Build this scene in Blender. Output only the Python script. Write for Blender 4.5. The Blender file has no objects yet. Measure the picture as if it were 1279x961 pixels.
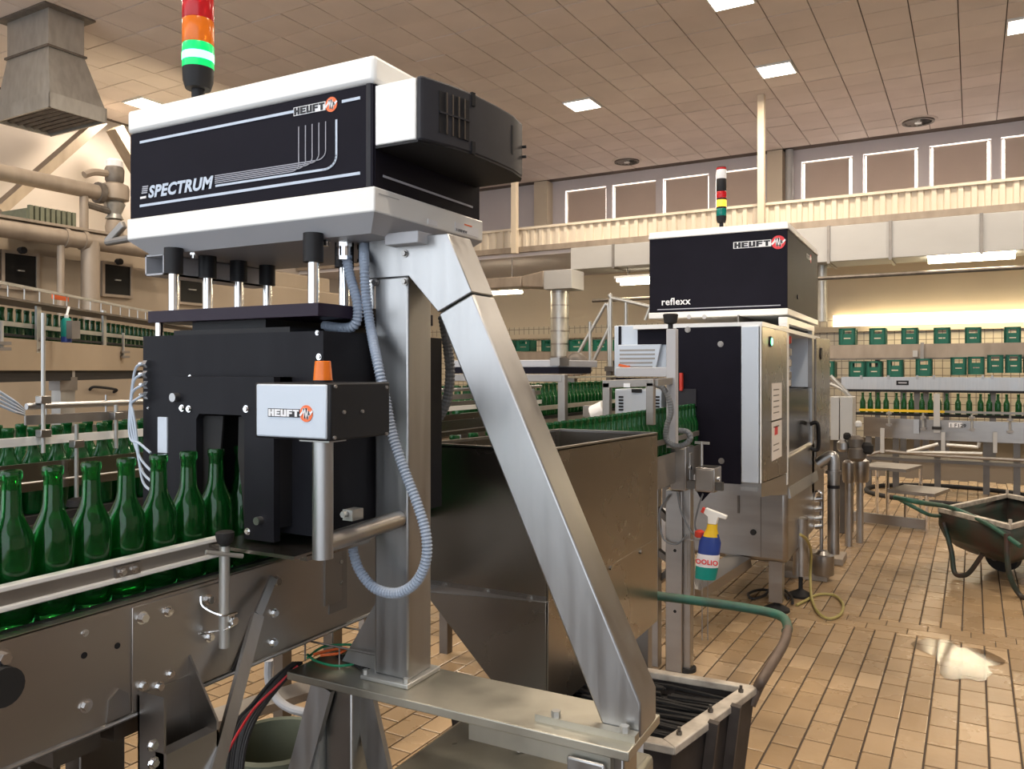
import bpy, bmesh, math, random
from mathutils import Vector, Matrix
random.seed(7)
PI = math.pi
C = bpy.context.scene.collection
sc = bpy.context.scene

# ------------------------------------------------------------------ camera, light, exposure
F, CX, HY, H = 1003.0, 639.5, 463.0, 1.5          # focal length (px of a 1279x961 frame), horizon row, eye height (m)
AM = math.radians(28.2)                            # line axis against the view direction (world Y = along the line)
AR = math.radians(29.85)                           # building axis against the view direction
RZ = AM - AR                                       # the building is turned this much against the line
cam = bpy.data.cameras.new('camera')
co = bpy.data.objects.new('camera', cam); C.objects.link(co)
cam.sensor_fit = 'HORIZONTAL'; cam.sensor_width = 36.0; cam.lens = 36.0*F/1279.0
cam.shift_y = -(480.5-HY)/1279.0
cam.clip_start = .05; cam.clip_end = 200
co.location = (0, 0, H); co.rotation_euler = (PI/2, 0, AM)
sc.camera = co
sc.view_settings.view_transform = 'Standard'
sc.view_settings.look = 'None'
sc.view_settings.gamma = 1.0
sc.view_settings.use_curve_mapping = False
sc.view_settings.exposure = 0.3
w = bpy.data.worlds.new('world'); sc.world = w; w.use_nodes = True
w.node_tree.nodes['Background'].inputs[0].default_value = (.75, .85, 1, 1)
w.node_tree.nodes['Background'].inputs[1].default_value = .06

def rot(x, y, a=RZ):
    return (x*math.cos(a)-y*math.sin(a), x*math.sin(a)+y*math.cos(a))
def area(name, loc, size, power, col, rx=0, rz=0, sy=None):
    l = bpy.data.lights.new(name, 'AREA'); l.energy = power; l.color = col; l.size = size
    if sy: l.shape = 'RECTANGLE'; l.size_y = sy
    o = bpy.data.objects.new(name, l); C.objects.link(o)
    o.location = loc; o.rotation_euler = (rx, 0, rz)
    return o
HC = 6.6
WARM = (1, .84, .66)
LAMPS = [(-6.5, 13.9), (-2.85, 13.9), (.72, 13.9), (-2.75, 11.2), (-13.9, 9.8),
         (-10, 4.4), (-6.4, 4.4), (-2.8, 4.4), (.8, 4.4), (3.6, 9), (-2.8, -.6), (-6.4, -.6), (.8, -.6)]  # this row: lamps added out of view to light the hall
LAMPW = 95
for i, (x, y) in enumerate(LAMPS):
    xx, yy = rot(x, y)
    area('ceiling_lamp_light', (xx, yy, HC-.1), .56, LAMPW, WARM, 0, RZ)
# daylight comes through an unseen front window (window_9), enlarged to soften its reflections

# ------------------------------------------------------------------ pixel <-> place helpers
def W(px, py, X=None, Y=None, Z=None, t=None, a=AM):
    u = (px-CX)/F; v = (HY-py)/F
    dx = -math.sin(a)+u*math.cos(a); dy = math.cos(a)+u*math.sin(a)
    if t is None:
        t = X/dx if X is not None else Y/dy if Y is not None else (Z-H)/v
    return Vector((dx*t, dy*t, H+v*t))
def WR(px, py, **k):                               # the same in the building's axes
    return W(px, py, a=AR, **k)

# ------------------------------------------------------------------ materials
MT = {}
def mat(name, col, rough=.5, metal=0., noise=0., nscale=(8, 8, 8), bump=0., emit=0., trans=0., coat=0., ior=1.45, dark=None, rvar=0., spec=.5):
    m = bpy.data.materials.new(name); m.use_nodes = True; nt = m.node_tree
    b = nt.nodes['Principled BSDF']
    b.inputs['Base Color'].default_value = (*col, 1); b.inputs['Roughness'].default_value = rough
    b.inputs['Metallic'].default_value = metal; b.inputs['IOR'].default_value = ior
    b.inputs['Transmission Weight'].default_value = trans
    b.inputs['Coat Weight'].default_value = coat; b.inputs['Specular IOR Level'].default_value = spec
    if emit:
        b.inputs['Emission Color'].default_value = (*col, 1); b.inputs['Emission Strength'].default_value = emit
    if noise or bump or rvar:
        tc = nt.nodes.new('ShaderNodeTexCoord'); mp = nt.nodes.new('ShaderNodeMapping')
        mp.inputs['Scale'].default_value = nscale
        nz = nt.nodes.new('ShaderNodeTexNoise'); nz.inputs['Scale'].default_value = 1; nz.inputs['Detail'].default_value = 6
        nt.links.new(tc.outputs['Object'], mp.inputs['Vector']); nt.links.new(mp.outputs[0], nz.inputs['Vector'])
        if noise:
            mx = nt.nodes.new('ShaderNodeMix'); mx.data_type = 'RGBA'
            d = dark or tuple(c*(1-noise) for c in col)
            mx.inputs[6].default_value = (*d, 1); mx.inputs[7].default_value = (*[min(1, c*(1+noise*.4)) for c in col], 1)
            mr = nt.nodes.new('ShaderNodeMapRange'); mr.inputs[1].default_value = .06; mr.inputs[2].default_value = .65
            nt.links.new(nz.outputs[0], mr.inputs[0]); nt.links.new(mr.outputs[0], mx.inputs[0])
            nt.links.new(mx.outputs[2], b.inputs['Base Color'])
        if rvar:
            mr = nt.nodes.new('ShaderNodeMapRange'); mr.inputs[1].default_value = .25; mr.inputs[2].default_value = .75
            mr.inputs[3].default_value = max(.02, rough-rvar); mr.inputs[4].default_value = rough+rvar
            nt.links.new(nz.outputs[0], mr.inputs[0]); nt.links.new(mr.outputs[0], b.inputs['Roughness'])
        if bump:
            bp = nt.nodes.new('ShaderNodeBump'); bp.inputs['Strength'].default_value = bump; bp.inputs['Distance'].default_value = .01
            nt.links.new(nz.outputs[0], bp.inputs['Height']); nt.links.new(bp.outputs[0], b.inputs['Normal'])
    MT[name] = m
    return m
mat('steel', (.36, .345, .33), .34, 1, .16, (3, 3, 14), rvar=.06)
mat('steel_beam', (.47, .44, .41), .36, 1, .12, (2.5, 2.5, 5), rvar=.05)
mat('steel_brushed', (.44, .44, .44), .38, 1, .14, (40, 40, 3), rvar=.1)
mat('steel_dark', (.17, .155, .14), .42, 1, .3, (5, 5, 5), rvar=.1)
mat('steel_sheet', (.30, .27, .235), .27, 1, .08, (2.5, 2.5, 3), rvar=.03)
mat('steel_dull', (.31, .29, .27), .5, .8, .35, (7, 7, 7), rvar=.1)
mat('chrome', (.82, .82, .82), .12, 1)
mat('galvanised', (.50, .50, .48), .42, .75, .25, (14, 14, 5), rvar=.1)
mat('white_paint', (.84, .84, .82), .38, 0, .04, (4, 4, 4), coat=.15)
mat('grey_paint', (.46, .46, .48), .45, 0, .06, (5, 5, 5))
mat('grey_enamel', (.30, .30, .31), .4, .2, .1, (5, 5, 5))
mat('silver_panel', (.56, .62, .70), .42, .15)
mat('black_panel', (.010, .009, .015), .5, 0, .2, (9, 9, 9), spec=.09)
mat('black_plastic', (.014, .014, .016), .5, spec=.3)
mat('charcoal_plastic', (.030, .030, .036), .5, 0, .15, (20, 20, 20), spec=.3)
mat('black_anodised', (.012, .012, .015), .42, 0, .45, (16, 16, 6), dark=(.020, .021, .025), spec=.11)
mat('purple_anodised', (.018, .010, .022), .36, spec=.25)
mat('rubber', (.018, .017, .017), .75)
mat('stripe_blue', (.52, .60, .72), .45)
mat('stripe_grey', (.40, .41, .47), .45)
mat('print_white', (.82, .82, .84), .45)
mat('print_black', (.012, .012, .016), .45)
mat('print_orange', (.85, .17, .05), .45)
mat('print_red', (.70, .04, .05), .45)
mat('conduit_blue', (.34, .40, .50), .5)
mat('conduit_grey', (.16, .17, .18), .55)
mat('tube_blue', (.45, .52, .62), .4)
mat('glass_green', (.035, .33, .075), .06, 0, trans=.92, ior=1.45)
mat('glass_shaded', (.008, .13, .028), .1, 0, trans=.5, ior=1.45)  # darker copy of the green glass, shade put into the colour
mat('lens_red', (.62, .012, .018), .2, 0, trans=.25)
mat('lens_orange', (.95, .22, .015), .2, 0, trans=.25)
mat('lens_green', (.01, .36, .10), .2, 0, trans=.25)
mat('lens_teal', (.0, .16, .13), .2)
mat('lamp_green', (.12, 1, .42), .3, emit=5)
mat('lens_green_lit', (.0, .55, .13), .3, emit=.7)
mat('lens_amber_lit', (1, .42, .03), .3, emit=2.2)
mat('lamp_white', (1, .93, .80), .4, emit=14)
mat('tube_light', (1, .88, .66), .4, emit=14)
mat('lit_ledge_glow', (1, .84, .55), .4, emit=3.2)  # glow standing in for tube light that falls on the wall ledge
mat('daylight_pane', (1, .97, .90), .4, emit=6)
mat('front_pane', (.78, .88, 1), .4, emit=1.55)
mat('blind', (.62, .50, .42), .8, 0, .06, (2, 2, 2))
mat('wall_white', (.66, .60, .55), .75, 0, .06, (1.2, 1.2, 1.2))
mat('wall_cream', (.72, .62, .48), .7, 0, .08, (1, 1, 1))
mat('wall_upper', (.72, .67, .68), .8, 0, .06, (1, 1, 1))
mat('cladding', (.74, .66, .54), .5, 0, .04, (2, 2, 2))
mat('duct_grey', (.50, .50, .49), .5, .15, .08, (1.5, 1.5, 3))
mat('pipe_tan', (.36, .30, .24), .5, .35, .3, (6, 6, 2))
mat('washer_tan', (.40, .33, .25), .5, .25, .25, (1.4, 1.4, .8), rvar=.1)
mat('dirty_metal', (.18, .16, .14), .55, .6, .45, (9, 9, 9))
mat('crate_green', (.008, .13, .085), .45)
mat('cart_green', (.025, .11, .075), .5, 0, .5, (14, 14, 14), dark=(.05, .03, .02))
mat('barrow_paint', (.022, .045, .035), .5, .1, .7, (6, 6, 6), dark=(.11, .018, .015))
mat('cart_rim', (.52, .47, .40), .55, .2, .45, (18, 18, 18), dark=(.12, .09, .07))
mat('cart_wall', (.06, .048, .042), .6, .3, .6, (14, 14, 14))
mat('tarnished', (.42, .40, .34), .38, .85, .55, (5, 5, 5), dark=(.12, .11, .09), rvar=.12)
mat('cable_black', (.02, .018, .018), .55)
mat('cable_green', (.02, .26, .12), .5)
mat('cable_orange', (.85, .16, .04), .5)
mat('cable_yellow', (.40, .34, .12), .5)
mat('teal_plastic', (.0, .26, .22), .45)
mat('yellow_plastic', (.85, .55, .02), .45)
mat('blue_plastic', (.02, .05, .26), .4)
mat('red_plastic', (.62, .05, .03), .4)
mat('paper', (.78, .74, .70), .8)
mat('smoked_glass', (.014, .013, .012), .16, 0, spec=.2)
def water_film():
    m = bpy.data.materials.new('water'); m.use_nodes = True; nt = m.node_tree; nt.nodes.remove(nt.nodes['Principled BSDF'])
    tr = nt.nodes.new('ShaderNodeBsdfTransparent'); tr.inputs[0].default_value = (.86, .84, .8, 1)
    gl = nt.nodes.new('ShaderNodeBsdfGlossy'); gl.inputs['Roughness'].default_value = .13
    fr = nt.nodes.new('ShaderNodeFresnel'); fr.inputs['IOR'].default_value = 1.6; mx = nt.nodes.new('ShaderNodeMixShader')
    nt.links.new(fr.outputs[0], mx.inputs[0]); nt.links.new(tr.outputs[0], mx.inputs[1]); nt.links.new(gl.outputs[0], mx.inputs[2])
    nt.links.new(mx.outputs[0], nt.nodes['Material Output'].inputs[0]); MT['water'] = m
water_film()
mat('old_crate', (.15, .16, .11), .6, 0, .3, (12, 12, 12))
mat('drum_inside', (.035, .03, .022), .7)
mat('handle_brown', (.12, .085, .065), .5, .2, .4, (20, 20, 20))
mat('lid_metal', (.30, .29, .24), .36, .45, .5, (5, 5, 5), dark=(.12, .11, .085), rvar=.1)
mat('concrete', (.30, .25, .20), .8, 0, .3, (6, 6, 6), bump=.3)
mat('joint', (.075, .055, .04), .85)
mat('ceiling_joint', (.16, .13, .11), .9)
mat('green_hose', (.06, .20, .14), .5, 0, .4, (20, 20, 20))

def tile_material(name, c1, c2, c3, rough, rvar, bump, stain=.5):
    m = bpy.data.materials.new(name); m.use_nodes = True; nt = m.node_tree; b = nt.nodes['Principled BSDF']
    oi = nt.nodes.new('ShaderNodeObjectInfo'); ge = nt.nodes.new('ShaderNodeNewGeometry')
    ad = nt.nodes.new('ShaderNodeMath'); ad.operation = 'ADD'
    fr = nt.nodes.new('ShaderNodeMath'); fr.operation = 'FRACT'
    nt.links.new(oi.outputs['Random'], ad.inputs[0]); nt.links.new(ge.outputs['Random Per Island'], ad.inputs[1]); nt.links.new(ad.outputs[0], fr.inputs[0])
    cr = nt.nodes.new('ShaderNodeValToRGB')
    cr.color_ramp.elements[0].color = (*c1, 1); cr.color_ramp.elements[1].color = (*c2, 1)
    e = cr.color_ramp.elements.new(.5); e.color = (*c3, 1)
    nt.links.new(fr.outputs[0], cr.inputs[0])
    nz = nt.nodes.new('ShaderNodeTexNoise'); nz.inputs['Scale'].default_value = 1.3; nz.inputs['Detail'].default_value = 7
    nt.links.new(ge.outputs['Position'], nz.inputs['Vector'])
    mr = nt.nodes.new('ShaderNodeMapRange'); mr.inputs[1].default_value = .065; mr.inputs[2].default_value = .62; mr.inputs[3].default_value = stain; mr.inputs[4].default_value = 1
    nt.links.new(nz.outputs[0], mr.inputs[0])
    mx = nt.nodes.new('ShaderNodeMix'); mx.data_type = 'RGBA'; mx.blend_type = 'MULTIPLY'; mx.inputs[0].default_value = 1
    nt.links.new(cr.outputs[0], mx.inputs[6]); nt.links.new(mr.outputs[0], mx.inputs[7]); nt.links.new(mx.outputs[2], b.inputs['Base Color'])
    n2 = nt.nodes.new('ShaderNodeTexNoise'); n2.inputs['Scale'].default_value = 2.2; n2.inputs['Detail'].default_value = 5
    nt.links.new(ge.outputs['Position'], n2.inputs['Vector'])
    m2 = nt.nodes.new('ShaderNodeMapRange'); m2.inputs[1].default_value = .065; m2.inputs[2].default_value = .65; m2.inputs[3].default_value = max(.03, rough-rvar); m2.inputs[4].default_value = rough+rvar
    nt.links.new(n2.outputs[0], m2.inputs[0]); nt.links.new(m2.outputs[0], b.inputs['Roughness'])
    if bump:
        n3 = nt.nodes.new('ShaderNodeTexNoise'); n3.inputs['Scale'].default_value = 28; n3.inputs['Detail'].default_value = 4
        nt.links.new(ge.outputs['Position'], n3.inputs['Vector'])
        bp = nt.nodes.new('ShaderNodeBump'); bp.inputs['Strength'].default_value = bump; bp.inputs['Distance'].default_value = .004
        nt.links.new(n3.outputs[0], bp.inputs['Height']); nt.links.new(bp.outputs[0], b.inputs['Normal'])
    MT[name] = m
tile_material('floor_tile', (.43, .295, .165), (.52, .37, .22), (.36, .245, .135), .22, .13, .25, .6)
tile_material('ceiling_tile', (.78, .69, .63), (.84, .75, .69), (.80, .71, .65), .85, .05, 0, .85)
def grid_material(name, col, line, sx, sz, lw):
    m = bpy.data.materials.new(name); m.use_nodes = True; nt = m.node_tree; b = nt.nodes['Principled BSDF']
    ge = nt.nodes.new('ShaderNodeTexCoord'); mp = nt.nodes.new('ShaderNodeMapping'); mp.inputs['Rotation'].default_value = (PI/2, 0, 0)
    br = nt.nodes.new('ShaderNodeTexBrick'); br.offset = 0; br.inputs['Scale'].default_value = 1
    br.inputs['Color1'].default_value = (*col, 1); br.inputs['Color2'].default_value = (*[c*.95 for c in col], 1); br.inputs['Mortar'].default_value = (*line, 1)
    br.inputs['Mortar Size'].default_value = lw; br.inputs['Brick Width'].default_value = sx; br.inputs['Row Height'].default_value = sz
    nt.links.new(ge.outputs['Object'], mp.inputs[0]); nt.links.new(mp.outputs[0], br.inputs['Vector']); nt.links.new(br.outputs['Color'], b.inputs['Base Color'])
    b.inputs['Roughness'].default_value = .35
    MT[name] = m
grid_material('wall_tiles', (.72, .64, .50), (.22, .17, .12), .155, .155, .007)

# ------------------------------------------------------------------ mesh builder
class MB:
    def __init__(s): s.v = []; s.f = []
    def add(s, vs, fs):
        n = len(s.v); s.v += [tuple(v) for v in vs]; s.f += [tuple(i+n for i in f) for f in fs]; return s
    def hexa(s, p):                                # 8 points: 0-3 bottom loop, 4-7 top loop
        return s.add(p, [(0, 3, 2, 1), (4, 5, 6, 7), (0, 1, 5, 4), (1, 2, 6, 5), (2, 3, 7, 6), (3, 0, 4, 7)])
    def box(s, x0, x1, y0, y1, z0, z1):
        x0, x1 = sorted((x0, x1)); y0, y1 = sorted((y0, y1)); z0, z1 = sorted((z0, z1))
        return s.hexa([(x0, y0, z0), (x1, y0, z0), (x1, y1, z0), (x0, y1, z0), (x0, y0, z1), (x1, y0, z1), (x1, y1, z1), (x0, y1, z1)])
    def bar(s, p, q, wd, ht, up=(0, 0, 1), shift=0):
        p = Vector(p); q = Vector(q); d = (q-p).normalized(); u = Vector(up)
        if abs(d.dot(u)) > .98: u = Vector((0, 1, 0))
        r = d.cross(u).normalized(); u = r.cross(d).normalized(); a = r*wd/2; b = u*ht/2
        return s.hexa([p-a-b, p+a-b, q+a-b, q-a-b, p-a+b, p+a+b, q+a+b, q-a+b])
    def prism(s, poly, axis, a, b):                # poly in the two other axes (order x,y / x,z / y,z)
        n = len(poly)
        def mk(p, c):
            return (c, p[0], p[1]) if axis == 'x' else (p[0], c, p[1]) if axis == 'y' else (p[0], p[1], c)
        vs = [mk(p, a) for p in poly]+[mk(p, b) for p in poly]
        fs = [tuple(range(n-1, -1, -1)), tuple(range(n, 2*n))]+[(i, (i+1) % n, n+(i+1) % n, n+i) for i in range(n)]
        return s.add(vs, fs)
    def cyl(s, p, q, r, n=12, r2=None):
        r2 = r if r2 is None else r2
        p = Vector(p); q = Vector(q); d = (q-p).normalized()
        u = Vector((0, 0, 1)) if abs(d.z) < .9 else Vector((1, 0, 0))
        a = d.cross(u).normalized(); b = d.cross(a)
        vs = []
        for c, rr in ((p, r), (q, r2)):
            for i in range(n):
                k = 2*PI*i/n; vs.append(c+a*math.cos(k)*rr+b*math.sin(k)*rr)
        return s.add(vs, [tuple(range(n)), tuple(range(2*n-1, n-1, -1))]+[(i, n+i, n+(i+1) % n, (i+1) % n) for i in range(n)])
    def tube(s, pts, r, n=8, ribs=0, step=.004):
        pts = [Vector(p) for p in pts]
        if len(pts) > 2: pts = spline(pts, 10)
        if ribs:
            L = [0]
            for i in range(1, len(pts)): L.append(L[-1]+(pts[i]-pts[i-1]).length)
            m = int(L[-1]/step); out = []; j = 0
            for k in range(m+1):
                d = L[-1]*k/m
                while j < len(L)-2 and L[j+1] < d: j += 1
                out.append(pts[j].lerp(pts[j+1], (d-L[j])/max(1e-9, L[j+1]-L[j])))
            pts = out
        prev = None; rings = []
        for i, p in enumerate(pts):
            d = (pts[min(i+1, len(pts)-1)]-pts[max(i-1, 0)]).normalized()
            if prev is None:
                u = Vector((0, 0, 1)) if abs(d.z) < .9 else Vector((1, 0, 0)); a = d.cross(u).normalized()
            else:
                a = (prev-d*prev.dot(d)).normalized()
            prev = a; b = d.cross(a); rr = r*(1 if not ribs or i % 2 else 1-ribs)
            rings.append([p+a*math.cos(2*PI*k/n)*rr+b*math.sin(2*PI*k/n)*rr for k in range(n)])
        vs = [v for rg in rings for v in rg]; fs = [tuple(range(n-1, -1, -1)), tuple(len(vs)-n+k for k in range(n))]
        for i in range(len(rings)-1):
            for k in range(n):
                fs.append((i*n+k, i*n+(k+1) % n, (i+1)*n+(k+1) % n, (i+1)*n+k))
        return s.add(vs, fs)
    def lathe(s, prof, c=(0, 0, 0), n=16, closed=False):
        vs = []; fs = []; m = len(prof)
        for r, z in prof:
            for k in range(n): vs.append((c[0]+r*math.cos(2*PI*k/n), c[1]+r*math.sin(2*PI*k/n), c[2]+z))
        for i in range(m-1):
            for k in range(n): fs.append((i*n+k, i*n+(k+1) % n, (i+1)*n+(k+1) % n, (i+1)*n+k))
        fs.append(tuple(range(n-1, -1, -1))); fs.append(tuple((m-1)*n+k for k in range(n)))
        return s.add(vs, fs)
    def bolt(s, p, d, r=.008, h=.007):
        d = Vector(d).normalized(); p = Vector(p)
        s.cyl(p, p+d*.002, r*1.5, 10); s.cyl(p+d*.002, p+d*h, r, 6); return s
    def rotated(s, a=RZ):
        s.v = [(*rot(x, y, a), z) for x, y, z in s.v]; return s
def spline(pts, k):
    out = []
    for i in range(len(pts)-1):
        p0 = pts[max(i-1, 0)]; p1 = pts[i]; p2 = pts[i+1]; p3 = pts[min(i+2, len(pts)-1)]
        for j in range(k):
            t = j/k
            out.append(.5*((2*p1)+(p2-p0)*t+(2*p0-5*p1+4*p2-p3)*t*t+(3*p1-p0-3*p2+p3)*t**3))
    out.append(pts[-1]); return out
def mesh(name, mb, m, smooth=None):
    me = bpy.data.meshes.new(name); me.from_pydata(mb.v, [], mb.f); me.update()
    bm = bmesh.new(); bm.from_mesh(me); bmesh.ops.recalc_face_normals(bm, faces=bm.faces); bm.to_mesh(me); bm.free()
    me.materials.append(MT[m])
    if smooth:
        me.shade_smooth(); me.set_sharp_from_angle(angle=math.radians(smooth))
    return me
def obj(name, mb, m, parent=None, bevel=0, smooth=35, room=False, label=None):
    if room: mb.rotated()
    o = bpy.data.objects.new(name, mesh(name, mb, m, smooth)); C.objects.link(o)
    if parent is not None:
        o.parent = parent
        o.matrix_parent_inverse = BASE[parent.name].inverted()
    BASE[o.name] = Matrix.Identity(4)
    if bevel:
        b = o.modifiers.new('bevel', 'BEVEL'); b.width = bevel; b.segments = 2; b.limit_method = 'ANGLE'; b.angle_limit = math.radians(50)
    if label: o['label'] = label
    return o
BASE = {}
def tag(o, label, cat, group=None, kind=None):
    o['label'] = label; o['category'] = cat
    if group: o['group'] = group
    if kind: o['kind'] = kind
    return o
def thing(name, label, cat, loc, group=None):
    o = bpy.data.objects.new(name, None); C.objects.link(o); o.location = loc; o.empty_display_size = .1
    BASE[o.name] = Matrix.Translation(Vector(loc))
    return tag(o, label, cat, group)
def one(name, mb, m, label, cat, group=None, **k):
    return tag(obj(name, mb, m, **k), label, cat, group)
def copy_at(o, loc, label=None, rz=0):              # a further one of a one-mesh thing or a whole thing
    c = o.copy(); C.objects.link(c); c.location = loc; c.rotation_euler = (0, 0, rz)
    if label: c['label'] = label
    for ch in o.children:
        d = ch.copy(); C.objects.link(d); d.parent = c
        for g in ch.children:
            e = g.copy(); C.objects.link(e); e.parent = d
    return c
def structure(name, mb, m, room=True, parent=None, **k):
    o = obj(name, mb, m, parent, room=room, **k); o['kind'] = 'structure'; return o
def text(name, body, size, m, parent, origin, xdir, up=(0, 0, 1), shear=0, bold=0, ext=.0004, sx=1.):
    cu = bpy.data.curves.new(name, 'FONT'); cu.body = body; cu.size = size; cu.extrude = ext; cu.shear = shear; cu.offset = bold; cu.resolution_u = 3; cu.space_character = 1.0+60*bold
    tmp = bpy.data.objects.new(name+'_source', cu); C.objects.link(tmp); bpy.context.view_layer.update()
    me = bpy.data.meshes.new_from_object(tmp.evaluated_get(bpy.context.evaluated_depsgraph_get())); me.name = name
    bpy.data.objects.remove(tmp); bpy.data.curves.remove(cu)
    x = Vector(xdir).normalized(); z = Vector(up); n = x.cross(z)
    M = Matrix(((x.x*sx, z.x, n.x, origin[0]), (x.y*sx, z.y, n.y, origin[1]), (x.z*sx, z.z, n.z, origin[2]), (0, 0, 0, 1)))
    me.transform(M); me.materials.clear(); me.materials.append(MT[m])
    o = bpy.data.objects.new(name, me); C.objects.link(o); o.parent = parent; o.matrix_parent_inverse = BASE[parent.name].inverted()
    return o
def each(name, mbs, m, parent, **k):
    for b in mbs: obj(name, b, m, parent, **k)
def cylb(p, q, r, n=10): return MB().cyl(p, q, r, n)
# block letters on a 5x7 raster, laid on a plane with origin o, unit x (horizontal) and z up, facing n
GLYPH = {'H': [(0, 2, 0, 7), (3, 5, 0, 7), (2, 3, 2.6, 4.4)], 'E': [(0, 2, 0, 7), (2, 5, 0, 1.7), (2, 4.6, 2.7, 4.3), (2, 5, 5.3, 7)],
         'U': [(0, 2, 0, 7), (3, 5, 0, 7), (2, 3, 0, 1.7)], 'F': [(0, 2, 0, 7), (2, 4.6, 2.7, 4.3), (2, 5, 5.3, 7)],
         'T': [(1.5, 3.5, 0, 5.3), (0, 5, 5.3, 7)]}
def logo(parent, o, xd, wd, ht, rad, plate, ink, disc='print_orange'):
    """HEUFT in block letters in an outlined strip wd x ht, then a disc with a zigzag"""
    o = Vector(o); xd = Vector(xd).normalized(); zd = Vector((0, 0, 1)); nd = xd.cross(zd)
    sx = wd/30.2; s = ht/8.4
    def q(mb, x0, x1, z0, z1, d0, d1):
        P = lambda x, z, d: o+xd*x*sx+zd*z*s+nd*d
        mb.hexa([P(x0, z0, d0), P(x1, z0, d0), P(x1, z0, d1), P(x0, z0, d1), P(x0, z1, d0), P(x1, z1, d0), P(x1, z1, d1), P(x0, z1, d1)])
    a = MB(); q(a, 0, 30.2, 0, 8.4, 0, .0006); obj('logo_strip', a, plate, parent)
    for i, ch in enumerate('HEUFT'):
        b = MB()
        for x0, x1, z0, z1 in GLYPH[ch]: q(b, .75+i*5.85+x0*1.06, .75+i*5.85+x1*1.06, .7+z0, .7+z1, .0006, .0012)
        obj('letter', b, ink, parent)
    c = o+xd*(wd+rad*1.02)+zd*ht*.5
    obj('emblem_disc', MB().cyl(c, c+nd*.0008, rad, 28), disc, parent)
    z = MB(); pts = [(-6.9, -2.0), (-3.8, 1.2), (-2.2, 4.6), (-1.3, -4.2), (.4, 4.8), (1.6, -4.6), (2.9, 2.2), (3.6, -1.2), (6.9, 2.4)]; e = rad/7.2
    for (x0, z0), (x1, z1) in zip(pts, pts[1:]):
        z.bar(c+xd*x0*e+zd*z0*e+nd*.001, c+xd*x1*e+zd*z1*e+nd*.001, e*1.9, .0006, up=nd)
    obj('emblem_zigzag', z, 'print_white', parent)

# ================================================================== THE HALL (building axes, turned by RZ)
XL, XR, YB, YF = -15.4, 9.0, 19.5, -5.0
floor = structure('floor', MB().box(XL-.2, XR+.2, YF-.2, YB+.2, -.1, -.006), 'joint')
def tile_mb(w_, l_, h_=.008, c=.003, x=0, y=0, z=0):
    a, b = w_/2, l_/2
    m = MB()
    v = [(x-a, y-b, z-h_), (x+a, y-b, z-h_), (x+a, y+b, z-h_), (x-a, y+b, z-h_), (x-a, y-b, z-c*.5), (x+a, y-b, z-c*.5), (x+a, y+b, z-c*.5), (x-a, y+b, z-c*.5),
         (x-a+c, y-b+c, z), (x+a-c, y-b+c, z), (x+a-c, y+b-c, z), (x-a+c, y+b-c, z)]
    return m.add(v, [(0, 1, 5, 4), (1, 2, 6, 5), (2, 3, 7, 6), (3, 0, 4, 7), (4, 5, 9, 8), (5, 6, 10, 9), (6, 7, 11, 10), (7, 4, 8, 11), (8, 9, 10, 11)])
TW, TL = .109, .2
tmesh = mesh('tile', tile_mb(TW-.008, TL-.008), 'floor_tile')
def proj(p):                                       # world point -> pixel of the photograph, depth
    t = -p[0]*math.sin(AM)+p[1]*math.cos(AM); r = p[0]*math.cos(AM)+p[1]*math.sin(AM)
    return CX+F*r/max(t, .01), HY-F*(p[2]-H)/max(t, .01), t
JB0, JB1 = 5.08, 5.30
cells = []
for i in range(-48, 60):
    for j in range(2, 96):
        x = i*TW; y = j*TL+(TL/2 if i % 2 else 0)+.03
        lo, hi = y-TL/2, y+TL/2; full = True
        if hi > JB0 and lo < JB1:
            if lo < JB0-.02 and hi > JB0: hi = JB0
            elif hi > JB1+.02 and lo < JB1: lo = JB1
            else: continue
            full = hi-lo > .199
        px, py, t = proj((*rot(x, y), 0))
        if -200 < px < 1480 and t > 1 and y < 12.5 and not (py > 1150): cells.append((t, x, (lo+hi)/2, px, py, hi-lo if not full else TL))
cells.sort()
near = [c for c in cells if c[5] == TL and 985 < c[3] < 1300 and c[4] < 985][:190]
ids = {id(c) for c in near}
near += [c for c in cells if id(c) not in ids and c[5] == TL and ((250 < c[3] < 985 and 760 < c[4] < 985))][:90]
ids = {id(c) for c in near}
rest = MB()
for c in cells:
    if id(c) in ids: continue
    rest.add(*(lambda m: (m.v, m.f))(tile_mb(TW-.008, c[5]-.008, x=c[1], y=c[2], z=random.uniform(-.001, .0004))))
for c in near:
    o = bpy.data.objects.new('tile', tmesh); C.objects.link(o); o.parent = floor
    xx, yy = rot(c[1], c[2]); o.location = (xx, yy, random.uniform(-.001, .0004)); o.rotation_euler = (random.uniform(-.002, .002), random.uniform(-.002, .002), RZ)
strip = MB()
for k in range(-24, 26):                           # the cross band of the expansion joint
    for q in (0, 1): strip.add(*(lambda m: (m.v, m.f))(tile_mb(.213, .104, x=k*.2175+q*.1, y=JB0+.055+q*.11)))
rest.v += [] ; n0 = len(rest.v); rest.add(strip.v, strip.f)
o = obj('tile_field', rest, 'floor_tile', floor, room=True, smooth=None); o['kind'] = 'stuff'

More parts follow.
